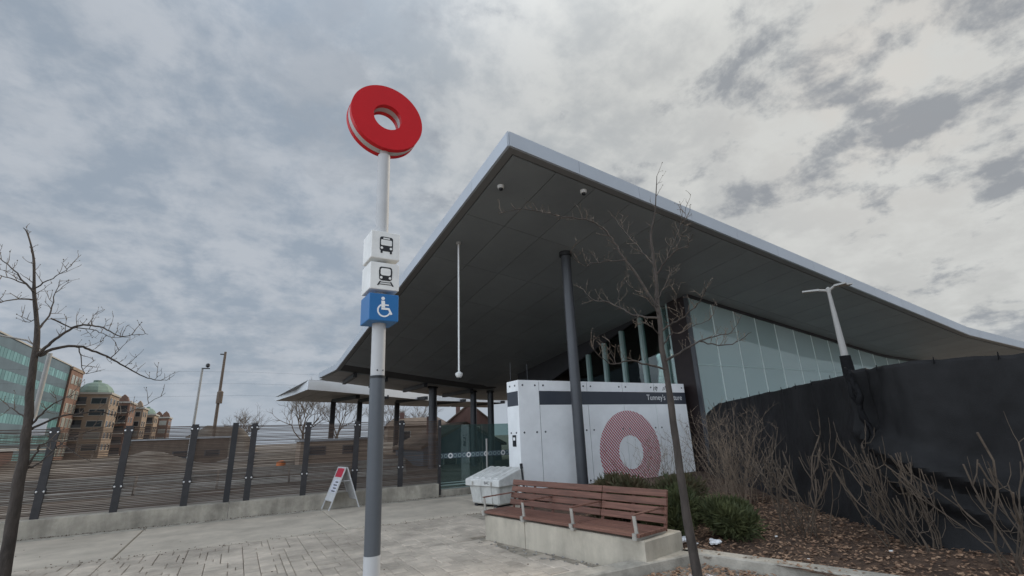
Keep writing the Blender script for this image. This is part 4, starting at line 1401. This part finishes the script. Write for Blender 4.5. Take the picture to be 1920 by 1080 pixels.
def evergreen(base, rx, ry, rz, n, seed, label, m_='yew', ln=0.115):
    t = thing('evergreen_bush', label, 'shrub', base)
    rr = random.Random(seed)
    mb = MB()
    st = MB()
    for k in range(14):
        a, e = rr.uniform(0, 2 * math.pi), rr.uniform(0.3, 1.2)
        d = Vector((math.cos(a) * math.cos(e) * rx, math.sin(a) * math.cos(e) * ry, math.sin(e) * rz * 1.1))
        st.tube([(0, 0, -0.06), d * 0.4, d * 0.9], [0.014, 0.009, 0.004], 5)
    lobes = [(rr.uniform(-0.6, 0.6), rr.uniform(-0.6, 0.6), rr.uniform(0.15, 0.75), rr.uniform(0.30, 0.58)) for _ in range(15)]
    for k in range(n):
        lx, ly, lz, lr = rr.choice(lobes)
        d = Vector((rr.gauss(0, 1), rr.gauss(0, 1), rr.gauss(0.15, 1))).normalized()
        q = lr * rr.uniform(0.35, 1.0) ** 0.5
        p = Vector(((lx + d.x * q) * rx, (ly + d.y * q) * ry, (lz + d.z * q * 0.7) * rz))
        if p.z < -0.02:
            continue
        ax = (d + Vector((rr.gauss(0, 0.5), rr.gauss(0, 0.5), 0.55 + rr.gauss(0, 0.35)))).normalized()
        l = ln * rr.uniform(0.5, 1.3)
        s_ = ax.cross(Vector((rr.gauss(0, 1), rr.gauss(0, 1), rr.gauss(0, 1)))).normalized() * l * 0.085
        u_ = ax.cross(s_).normalized() * l * 0.085
        e = p + ax * l
        mid = p + ax * l * 0.45
        mb.add([p, mid + s_, e, mid - s_, mid + u_, mid - u_], [(0, 1, 2, 3), (0, 4, 2, 5)])
    st.build('stems', 'bark', t, True, False)
    tag(mb.build('foliage', m_, t, False, False), kind='stuff')
evergreen((6.12, 4.72, 0.06), 0.43, 0.40, 0.48, 6000, 1, 'low dark green evergreen bush beside the leafless tree trunk')
evergreen((5.50, 5.35, 0.06), 0.34, 0.42, 0.62, 7000, 2, 'dark evergreen bush at the end of the bench')
evergreen((5.75, 6.6, 0.05), 0.50, 0.62, 0.72, 8000, 3, 'bronze green evergreen bush showing above the bench back', 'yewbrown')
evergreen((6.35, 5.85, 0.05), 0.50, 0.55, 0.70, 7000, 4, 'evergreen bush between the bench back and the tangled leafless bush', 'yewbrown')

# leaf litter and scraps on the bed
rr = random.Random(33)
mb = MB()
cnt = 0
while cnt < 15000:
    x, y = rr.uniform(4.9, 9.5), rr.uniform(1.2, 7.5)
    if rr.random() < 0.25:
        x, y = rr.uniform(3.4, 5.2), rr.uniform(3.2, 4.4)
    z = soil_z(x, y) if in_soil(x, y) else None
    if z is None:
        if y < 4.38 and x < kerb_arm_x(y) - 0.12 and rr.random() < 0.6:
            z = 0.0
        else:
            continue
    cnt += 1
    s_ = rr.uniform(0.008, 0.034)
    a = rr.uniform(0, 6.28)
    u_ = Vector((math.cos(a), math.sin(a), rr.uniform(-0.4, 0.4))) * s_
    v_ = Vector((-math.sin(a), math.cos(a), rr.uniform(-0.4, 0.4))) * s_ * rr.uniform(0.4, 0.8)
    p = Vector((x, y, z + rr.uniform(0.008, 0.03)))
    mb.add([p - u_, p + v_ * 0.9, p + u_, p - v_], [(0, 1, 2, 3)])
tag(mb.build('leaf_litter', 'leaf', None, False, False), 'brown fallen leaves scattered over the planting bed', 'leaves', kind='stuff')
scr = MB()
for k in range(60):
    s = rr.uniform(0.1, 3.0)
    dd = -rr.uniform(0.03, 0.30)
    x, y = 3.6 + 0.19 * s + 0.982 * dd, 7.45 - 0.982 * s + 0.19 * dd
    blob(scr, (x, y, 0.0), rr.uniform(0.008, 0.025), k, 1, 0.5)
tag(scr.build('stone_debris', 'gravel', None, False, False), 'loose grit and stones along the foot of the bench plinth', 'debris', kind='stuff')
grit = MB()
for k in range(760):
    if k < 520:
        x, y = rr.uniform(-4.5, 6.5), 13.10 - abs(rr.gauss(0, 0.09))
    elif k < 700:
        x, y = rr.uniform(-4, 5), 9.78 + rr.gauss(0, 0.10)
    else:
        x, y = rr.uniform(-3, 3.6), rr.uniform(5.5, 12.6)
    if abs(x - 2.38) < 0.5 and y > 12.4:
        continue
    blob(grit, (x, y, 0.001), rr.uniform(0.003, 0.013), k + 3000, 1, 0.5)
tag(grit.build('paving_grit', 'soil', None, False, False), 'dark grit and crumbs along the wall foot and paving joints', 'grit', kind='stuff')
scrap_lab = ['white paper scrap on the mulch near the kerb', 'crumpled white scrap below the pruned shrub', 'small pale scrap under the evergreen bush', 'pale wrapper lying on the mulch by the screen', 'white scrap between the pruned shrubs', 'flattened white cup on the mulch']
for k, (x, y) in enumerate(((5.75, 3.55), (6.35, 4.3), (5.35, 4.75), (6.6, 3.1))):
    m = MB()
    blob(m, (0, 0, 0), rr.uniform(0.02, 0.034), 500 + k, 1, 0.4)
    o = m.build('paper_scrap', 'litter')
    o.location = (x, y, soil_z(x, y) + 0.02)
    tag(o, scrap_lab[k], 'litter')
for k, (x, y, r) in enumerate(((5.28, 5.02, 0.09), (5.5, 4.62, 0.06))):
    m = MB()
    for q in range(6):
        blob(m, (rr.uniform(-r, r), rr.uniform(-r, r), 0.0), r * 0.7, 700 + k * 9 + q, 1, 0.6)
    o = m.build('snow_patch', 'snow')
    o.location = (x, y, soil_z(x, y) + 0.05)
    tag(o, ('leftover snow lump under the evergreen at the bench end', 'small snow lump in front of the low evergreen')[k], 'snow')
m = MB()
for q in range(40):
    x, y = rr.uniform(3.9, 5.0), rr.uniform(3.5, 4.2)
    blob(m, (x, y, -0.005), rr.uniform(0.02, 0.07), 900 + q, 1, 0.25)
tag(m.build('snow_crust', 'snow', None, True, False), 'thin crust of old snow in the tree pit', 'snow', kind='stuff')

# ================================================================== PLATFORM CANOPY
can = thing('platform_canopy', 'pale grey platform canopy with folded edge beyond the fence', 'canopy', (4.0, 36.7, 0))
top = [(4.0, 36.7, 5.82), (8.85, 38.8, 5.82), (15.5, 43.4, 5.82), (25.6, 46.6, 5.82)]
bot = [(4.0, 36.7, 5.14), (8.85, 38.8, 4.98), (15.5, 43.4, 4.88), (25.6, 46.6, 4.9)]
O = Vector((4.0, 36.7, 0))
def co(p, dz=0.0):
    return (p[0] - O.x, p[1] - O.y, p[2] + dz)
back_t = [(2.72, 50.4, 5.72), (9, 52, 5.5), (17, 56, 5.4), (30, 60, 5.3)]
kn = (3.84, 43.4, 5.88)
for k in range(3):
    a, b, c_, d = top[k], top[k + 1], bot[k + 1], bot[k]
    n = Vector((b[1] - a[1], a[0] - b[0], 0)).normalized() * 0.05
    MB().hexa([co(d), co(c_), co(Vector(c_) - n), co(Vector(d) - n), co(a), co(b), co(Vector(b) - n), co(Vector(a) - n)]).build('fascia_panel', 'canopyfascia', can)
# left fascia with its fold
lt = [(4.0, 36.7, 5.82), kn, (2.72, 50.4, 5.72)]
lb = [(4.0, 36.7, 5.14), (3.84, 43.4, 5.38), (2.72, 50.4, 5.36)]
for k in range(2):
    MB().hexa([co(lb[k]), co(lb[k + 1]), co((lb[k + 1][0] + 0.05, lb[k + 1][1], lb[k + 1][2])), co((lb[k][0] + 0.05, lb[k][1], lb[k][2])), co(lt[k]), co(lt[k + 1]), co((lt[k + 1][0] + 0.05, lt[k + 1][1], lt[k + 1][2])), co((lt[k][0] + 0.05, lt[k][1], lt[k][2]))]).build('fascia_panel', 'canopyfascia', can)
soff = [(4.02, 36.75, 5.16), (8.85, 38.85, 5.0), (15.5, 43.45, 4.9), (25.6, 46.65, 4.92)]
midl = [(3.9, 43.4, 5.40), (9.0, 45, 5.3), (16.2, 49, 5.2), (27, 53, 5.2)]
backl = [(2.74, 50.4, 5.38), (9, 52, 5.3), (17, 56, 5.2), (30, 60, 5.2)]
for A, B in ((soff, midl), (midl, backl)):
    for k in range(3):
        for q in range(4):
            def lp_(P0, P1, t_):
                return tuple(Vector(P0).lerp(Vector(P1), t_))
            t0, t1 = q / 4 + 0.006, (q + 1) / 4 - 0.006
            a, b, c_, d = lp_(A[k], A[k + 1], t0), lp_(A[k], A[k + 1], t1), lp_(B[k], B[k + 1], t1), lp_(B[k], B[k + 1], t0)
            MB().hexa([co(a), co(b), co(c_), co(d), co(a, 0.05), co(b, 0.05), co(c_, 0.05), co(d, 0.05)]).build('soffit_panel', 'soffitpale', can)
for k in range(3):
    MB().hexa([co(top[k], -0.02), co(top[k + 1], -0.02), co(back_t[k + 1], -0.02), co(back_t[k], -0.02), co(top[k], 0), co(top[k + 1], 0), co(back_t[k + 1], 0), co(back_t[k], 0)]).build('roof_sheet', 'rooftop', can)
for (x, y) in ((7.3, 46), (9.65, 46), (13.45, 47), (18.5, 50), (24, 52)):
    m = MB()
    m.box(x - 0.20 - O.x, x + 0.20 - O.x, y - 0.2 - O.y, y + 0.2 - O.y, -0.4, 5.05)
    m.build('column', 'dark', can)
    MB().bar((x - O.x, y - O.y, 5.05), (x + 0.9 - O.x, y - 6 - O.y, 4.92), 0.35, 0.30).build('rib', 'dark', can)

# ================================================================== BEYOND THE FENCE
def box_thing(name, label, cat, parts, loc, rz=0.0, group=None):
    t = thing(name, label, cat, loc, rz, group)
    for nm, m_, fn in parts:
        fn(MB()).build(nm, m_, t)
    return t
# concrete traffic barriers
def barrier_mesh():
    pr = [(-0.3, 0), (0.3, 0), (0.3, 0.08), (0.13, 0.33), (0.08, 0.82), (-0.08, 0.82), (-0.13, 0.33), (-0.3, 0.08)]
    return MB().prism_y(pr, 0, 2.9).mesh('traffic_barrier', 'barrier')
bm_ = barrier_mesh()
for k in range(6):
    o = link('traffic_barrier', bm_, None, (-9.5 + 3.0 * k, 26.5 + 0.15 * k, -0.33), -math.pi / 2 + 0.05)
    tag(o, 'grey concrete traffic barrier in the row beyond the slat fence', 'barrier', 'barriers beyond the slat fence')
def drum(x, y, label):
    t = thing('traffic_drum', label, 'traffic drum', (x, y, -0.33), group='orange drums beyond the slat fence')
    MB().lathe([(0.30, 0), (0.30, 0.08), (0.25, 0.1), (0.22, 0.95), (0.06, 1.0)], 16).build('drum_body', 'orange', t, True)
    for z in (0.35, 0.65):
        MB().lathe([(0.247 - 0.03 * z, z), (0.243 - 0.03 * z, z + 0.12)], 16).build('reflective_band', 'inkwhite', t, True)
for x, y in ((-13.0, 40.0), (2.2, 29.0)):
    drum(x, y, 'orange striped traffic drum seen through the slat fence')
# dirt banks
def bank(name, cx, cy, lx, ly, h, seed, label):
    nx, ny = 36, 14
    vs, fs = [], []
    for i in range(nx + 1):
        for j in range(ny + 1):
            u, v = i / nx * 2 - 1, j / ny * 2 - 1
            e = max(0, 1 - u ** 4) * max(0, 1 - v * v)
            x, y = u * lx, v * ly
            vs.append((x, y, h * e * (0.75 + 0.5 * noise.noise((x * 0.3 + seed, y * 0.3, 0))) + 0.15 * e * noise.noise((x * 1.5, y * 1.5, seed)) - 0.02))
    for i in range(nx):
        for j in range(ny):
            a = i * (ny + 1) + j
            fs.append((a, a + ny + 1, a + ny + 2, a + 1))
    o = MB().add(vs, fs).build(name, 'dirt', None, True, False)
    o.location = (cx, cy, -0.32)
    tag(o, label, 'dirt bank')
    return o
bank('dirt_bank', -3, 38, 17, 3.5, 1.7, 1, 'long brown dirt bank behind the concrete barriers')
bank('dirt_bank', 12, 60, 16, 4, 1.6, 4, 'brown dirt bank beyond the platform canopy')
bank('dirt_mound', -2.6, 78, 6, 4, 4.6, 9, 'broad brown mound behind the wooden utility pole')
# site cabins
def cabin(x, y, w, d_, h, m_, label, rz=0.0):
    t = thing('site_cabin', label, 'cabin', (x, y, -0.33), rz)
    MB().box(0, w, 0, d_, 0, h).build('wall', m_, t)
    MB().box(-0.1, w + 0.1, -0.1, d_ + 0.1, h, h + 0.15).build('roof', 'rooftop', t)
    for k in range(int(w // 2)):
        wd = MB().box(0.5 + 2 * k, 1.5 + 2 * k, -0.03, 0.0, 1.1, 1.6).build('window', 'column', t)
        MB().box(0.58 + 2 * k, 1.42 + 2 * k, -0.04, -0.03, 1.16, 1.54).build('pane', 'darkpane', wd)
cabin(-6.5, 44, 6, 2.5, 2.4, 'shingle', 'brown site cabin beyond the dirt bank')
cabin(3.5, 33, 5, 2.5, 1.9, 'tanbrick', 'low tan site cabin seen through the rods beside the platform canopy')
cabin(-16, 36, 5, 2.5, 2.0, 'housebrick', 'dark red storage cabin seen through the slat fence')

# poles and wires
def pole(name, x, y, h, r0, r1, m_, label, cat, bits):
    t = thing(name, label, cat, (x, y, -0.33))
    MB().tube([(0, 0, 0), (0, 0, h * 0.5), (0, 0, h)], [r0, (r0 + r1) / 2, r1], 12).build('pole', m_, t, True)
    for nm, mm_, fn in bits:
        fn(MB()).build(nm, mm_, t)
    return t
pole('utility_pole', -1.62, 45, 9.25, 0.14, 0.09, 'polewood', 'wooden utility pole with wires beyond the fence', 'utility pole',
     [('transformer', 'polewood', lambda m: m.lathe([(0.22, 5.1), (0.22, 6.0), (0.1, 6.1)], 14, (0.05, 0, 0))), ('bracket', 'dark', lambda m: m.box(-0.35, 0.05, -0.05, 0.05, 9.0, 9.08))])
pole('camera_mast', -2.70, 40, 7.15, 0.10, 0.07, 'lamppole', 'pale camera mast next to the wooden utility pole', 'mast',
     [('bracket', 'dark', lambda m: m.box(-0.05, 0.45, -0.03, 0.03, 7.15, 7.22)), ('camera_head', 'dark', lambda m: m.lathe([(0.05, 7.25), (0.14, 7.35), (0.12, 7.5), (0.03, 7.55)], 12, (0.3, 0, 0)))])
pole('lamp_mast', -7.9, 28.9, 6.2, 0.12, 0.09, 'lamppole', 'pale lamp mast with a thin arm rising before the glass office block', 'mast',
     [('arm', 'lamppole', lambda m: m.tube([(0, 0, 6.15), (-0.8, -0.3, 6.7), (-2.6, -0.9, 6.95)], 0.04, 8)), ('lamp_head', 'dark', lambda m: m.box(-2.9, -2.5, -1.0, -0.8, 6.9, 7.0)),
      ('route_sign', 'signwhite', lambda m: m.box(-0.05, 0.55, -0.2, -0.17, 2.6, 3.3))])
for k in range(3):
    z = 8.2 - 1.1 * k
    pts = []
    for q in range(13):
        u = q / 12
        x, y = -60 + 120 * u, 62 - 30 * abs(u - 0.49) * 0.4
        pts.append((x, y - 10, z - 1.2 * math.sin(math.pi * ((u * 2) % 1.0)) ** 1 * 0.5))
    o = MB().tube(pts, 0.005, 4).build('overhead_wire', 'column')
    tag(o, 'thin overhead wire strung across the low sky by the utility pole', 'wire', 'overhead wires')

# houses beyond the railing
def house(x, y, w, d_, h, rh, wall_m, label, rz=0.0, gable_front=True):
    t = thing('brick_house', label, 'house', (x, y, -0.33), rz)
    MB().box(-w / 2, w / 2, 0, d_, 0, h).build('wall', wall_m, t)
    if gable_front:
        MB().prism_y([(-w / 2, h), (w / 2, h), (0, h + rh)], 0.0, d_).build('gable', wall_m, t)
        rf = MB()
        for s_ in (-1, 1):
            rf.hexa([(s_ * (w / 2 + 0.3), -0.3, h - 0.2), (s_ * (w / 2 + 0.3), d_, h - 0.2), (0, d_, h + rh), (0, -0.3, h + rh), (s_ * (w / 2 + 0.3), -0.3, h - 0.02), (s_ * (w / 2 + 0.3), d_, h - 0.02), (0, d_, h + rh + 0.2), (0, -0.3, h + rh + 0.2)])
        r_ = rf.build('roof', 'shingle', t)
    else:
        m = MB()
        m.hexa([(-w / 2 - 0.3, -0.3, h), (w / 2 + 0.3, -0.3, h), (w / 2 + 0.3, d_, h), (-w / 2 - 0.3, d_, h), (-w / 2 + 1, d_ / 2 - 0.3, h + rh), (w / 2 - 1, d_ / 2 - 0.3, h + rh), (w / 2 - 1, d_ / 2, h + rh), (-w / 2 + 1, d_ / 2, h + rh)])
        r_ = m.build('roof', 'shingle', t)
    MB().box(-w * 0.28, -w * 0.28 + 0.6, d_ * 0.4, d_ * 0.4 + 0.6, h + rh * 0.4, h + rh + 0.7).build('chimney', 'housebrick', r_)
    for k in (-0.27, 0.05):
        wd = MB().box(w * k, w * k + 1.1, -0.05, 0.02, h - 2.0, h - 0.6).build('window', 'stonetrim', t)
        MB().box(w * k + 0.1, w * k + 1.0, -0.06, -0.05, h - 1.9, h - 0.7).build('pane', 'darkpane', wd)
house(27.6, 61, 6.0, 8, 3.7, 2.4, 'housebrick', 'red brick gabled house seen past the edge of the white wall', -0.35)
house(20.8, 62, 8.0, 8, 3.4, 1.2, 'tanbrick', 'low tan house with a long brown roof above the glass railing', -0.2, False)
house(14.6, 33.2, 6.5, 5, 1.3, 1.4, 'bluegrey', 'blue grey shed with a shallow gable seen through the glass railing', 0.1)

# far leafless trees
def far_tree(x, y, h, seed, label):
    t = thing('far_tree', label, 'tree', (x, y, -0.33), group='leafless trees beyond the fence')
    rr = random.Random(seed)
    tr, cr = MB(), MB()
    tr.tube([(0, 0, 0), (0.1, 0, h * 0.2), (0.0, 0.1, h * 0.34)], [h * 0.022, h * 0.018, h * 0.015], 8)
    def grow(p, d, l, r, dep):
        pts = [p]
        for k in range(3):
            d = (d + Vector((rr.gauss(0, 0.16), rr.gauss(0, 0.16), rr.gauss(0.03, 0.1)))).normalized()
            pts.append(pts[-1] + d * l / 3)
        cr.tube(pts, [r, r * 0.85, r * 0.7, r * 0.6], 4 if dep < 3 else 5, False)
        if dep:
            for k in range(rr.choice((3, 3, 4))):
                q = Vector((rr.gauss(0, 1), rr.gauss(0, 1), rr.gauss(0.3, 0.7))).normalized()
                grow(pts[rr.choice((1, 2, 3, 3))], (d + q * 0.75).normalized(), l * rr.uniform(0.55, 0.8), r * 0.58, dep - 1)
    for k in range(5):
        a = 2 * math.pi * k / 5 + rr.uniform(-0.4, 0.4)
        grow(Vector((0, 0, h * rr.uniform(0.2, 0.33))), Vector((math.cos(a) * 0.7, math.sin(a) * 0.7, 1)).normalized(), h * 0.30, h * 0.010, 4)
    tr.build('trunk', 'twig', t, True, False)
    tag(cr.build('crown', 'twig', t, False, False), kind='stuff')
far_tree(6.7, 62, 8.6, 1, 'leafless tree spreading under the tip of the platform canopy')
far_tree(11.2, 66, 8.2, 2, 'leafless tree standing behind the platform canopy columns')
far_tree(18.5, 70, 7.8, 3, 'leafless tree behind the dark roof column')
far_tree(1.0, 84, 8.0, 4, 'leafless tree on the brown mound by the utility pole')
far_tree(25.5, 75, 8.0, 5, 'leafless tree between the houses beyond the glass railing')

# ================================================================== FAR BUILDINGS
# glass office block with a brick end
off = thing('office_building', 'green glass office block with dark spandrel bands', 'building', (-38.5, 85, -0.33))
LEN, HT = 72.0, 22.3
MB().box(-18, -0.25, 0, LEN, 0, HT - 0.1).build('core', 'officespandrel', off)
zt = HT
fl = 3.72
pane = MB().box(0, 0.06, 0.06, 1.44, 0, 1.75).mesh('pane', 'officepane')
span = MB().box(0, 0.0, 0, 0, 0, 0)
for k in range(6):
    z0 = HT - 2.0 - fl * k - 1.75
    MB().box(-0.25, 0.03, 0, LEN, z0 + 1.75, z0 + 1.75 + (2.0 if k == 0 else fl - 1.75)).build('spandrel', 'officespandrel', off)
    for q in range(48):
        link('pane', pane, off, (-0.05, q * 1.5, z0))
MB().box(-0.25, 0.15, 0, LEN, HT - 2.0 - fl * 5 + 0.75, HT - 2.0 - fl * 5 + 1.0).build('ledge', 'stonetrim', off)
MB().box(-0.25, 0.05, 0, LEN, 0, HT - 2.0 - fl * 5 - 1.75).build('ground_floor', 'officespandrel', off)
MB().box(-18.2, 0.2, -0.1, LEN + 0.1, HT, HT + 0.25).build('parapet', 'stonetrim', off)
be = thing('brick_block', 'brown brick block adjoining the green glass office', 'building', (-38.5, 157.2, -0.33))
MB().box(-18, 0.4, 0, 10.5, 0, 21.6).build('wall', 'brick', be)
MB().box(-18.2, 0.6, -0.1, 10.7, 21.6, 22.3).build('cornice', 'tanbrick', be)
for r in range(6):
    for q in range(3):
        w = MB().box(0.4, 0.5, 1.1 + q * 3.1, 3.2 + q * 3.1, 18.2 - 3.5 * r, 20.4 - 3.5 * r).build('window', 'stonetrim', be)
        for e in range(2):
            MB().box(0.5, 0.54, 1.2 + q * 3.1 + e * 1.0, 2.1 + q * 3.1 + e * 1.0, 18.3 - 3.5 * r, 20.3 - 3.5 * r).build('pane', 'palepane', w)

def condo(x, y, w, d_, h, label, dome_=None, gables=2, m_='tanbrick', seed=0):
    """stepped brick apartment block facing the street (front = -y side and +x side)"""
    t = thing('apartment_block', label, 'building', (x, y, -0.33))
    rr = random.Random(seed)
    MB().box(0, w, 0, d_, 0, h).build('wall', m_, t)
    nfl = int(h // 3.0)
    nb = max(2, int(w // 3.2))
    bw = w / nb
    for f in range(nfl):
        z = h - 2.6 - 3.0 * f
        for b in range(nb):
            x0 = b * bw + 0.5
            if (b + seed) % 2 == 0:
                rec = MB().box(x0, x0 + bw - 1.0, -0.06, 0.02, z - 0.1, z + 1.9).build('balcony_opening', 'darkpane', t)
                MB().box(x0 - 0.2, x0 + bw - 0.8, -0.9, -0.06, z - 0.3, z - 0.1).build('balcony_slab', 'stonetrim', t)
                MB().box(x0 - 0.2, x0 + bw - 0.8, -0.9, -0.84, z - 0.1, z + 0.7).build('balcony_rail', 'column', t)
            else:
                wd = MB().box(x0, x0 + bw - 1.0, -0.10, 0.02, z, z + 1.7).build('window', 'stonetrim', t)
                MB().box(x0 + 0.12, x0 + bw - 1.12, -0.14, -0.10, z + 0.12, z + 1.58).build('pane', 'palepane' if rr.random() < 0.4 else 'darkpane', wd)
        for b in range(max(1, int(d_ // 4))):
            wd = MB().box(w - 0.02, w + 0.08, b * 4 + 1.0, b * 4 + 2.8, z, z + 1.7).build('window', 'stonetrim', t)
            MB().box(w + 0.08, w + 0.12, b * 4 + 1.15, b * 4 + 2.65, z + 0.12, z + 1.58).build('pane', 'darkpane', wd)
    MB().box(-0.3, w + 0.3, -0.3, d_ + 0.3, h, h + 0.5).build('cornice', 'stonetrim', t)
    for k in range(gables):
        cx = w * (k + 0.5) / gables
        MB().prism_y([(cx - w * 0.2, h + 0.5), (cx + w * 0.2, h + 0.5), (cx + w * 0.12, h + 1.8), (cx, h + 2.6), (cx - w * 0.12, h + 1.8)], -0.2, 1.6).build('gable', m_, t)
    if dome_:
        cx, r, hh = dome_
        m = MB()
        prof = [(r, 0), (r * 0.97, hh * 0.2), (r * 0.82, hh * 0.5), (r * 0.55, hh * 0.78), (r * 0.22, hh * 0.92), (r * 0.22, hh * 1.08), (0.05, hh * 1.1)]
        m.lathe(prof, 10, (cx, r + 0.3, h + 0.5))
        m.build('copper_dome', 'copper', t)
condo(-40.2, 168, 8.7, 12, 16.4, 'brick apartment block crowned by a big green copper dome', (4.4, 4.2, 3.4), 0, 'tanbrick', 0)
condo(-36.2, 184, 6.8, 10, 15.2, 'tan apartment block with twin gables behind the domed block', None, 2, 'brick', 1)
condo(-32.8, 198, 4.9, 10, 14.4, 'stepped tan apartment block with gables further along the street', None, 2, 'tanbrick', 2)
condo(-31.5, 212, 5.2, 10, 13.0, 'brick apartment block with a small green dome', (2.6, 2.5, 2.4), 0, 'tanbrick', 3)
condo(-30.1, 226, 6.6, 10, 12.6, 'last gabled brick apartment block at the end of the street', None, 3, 'brick', 4)
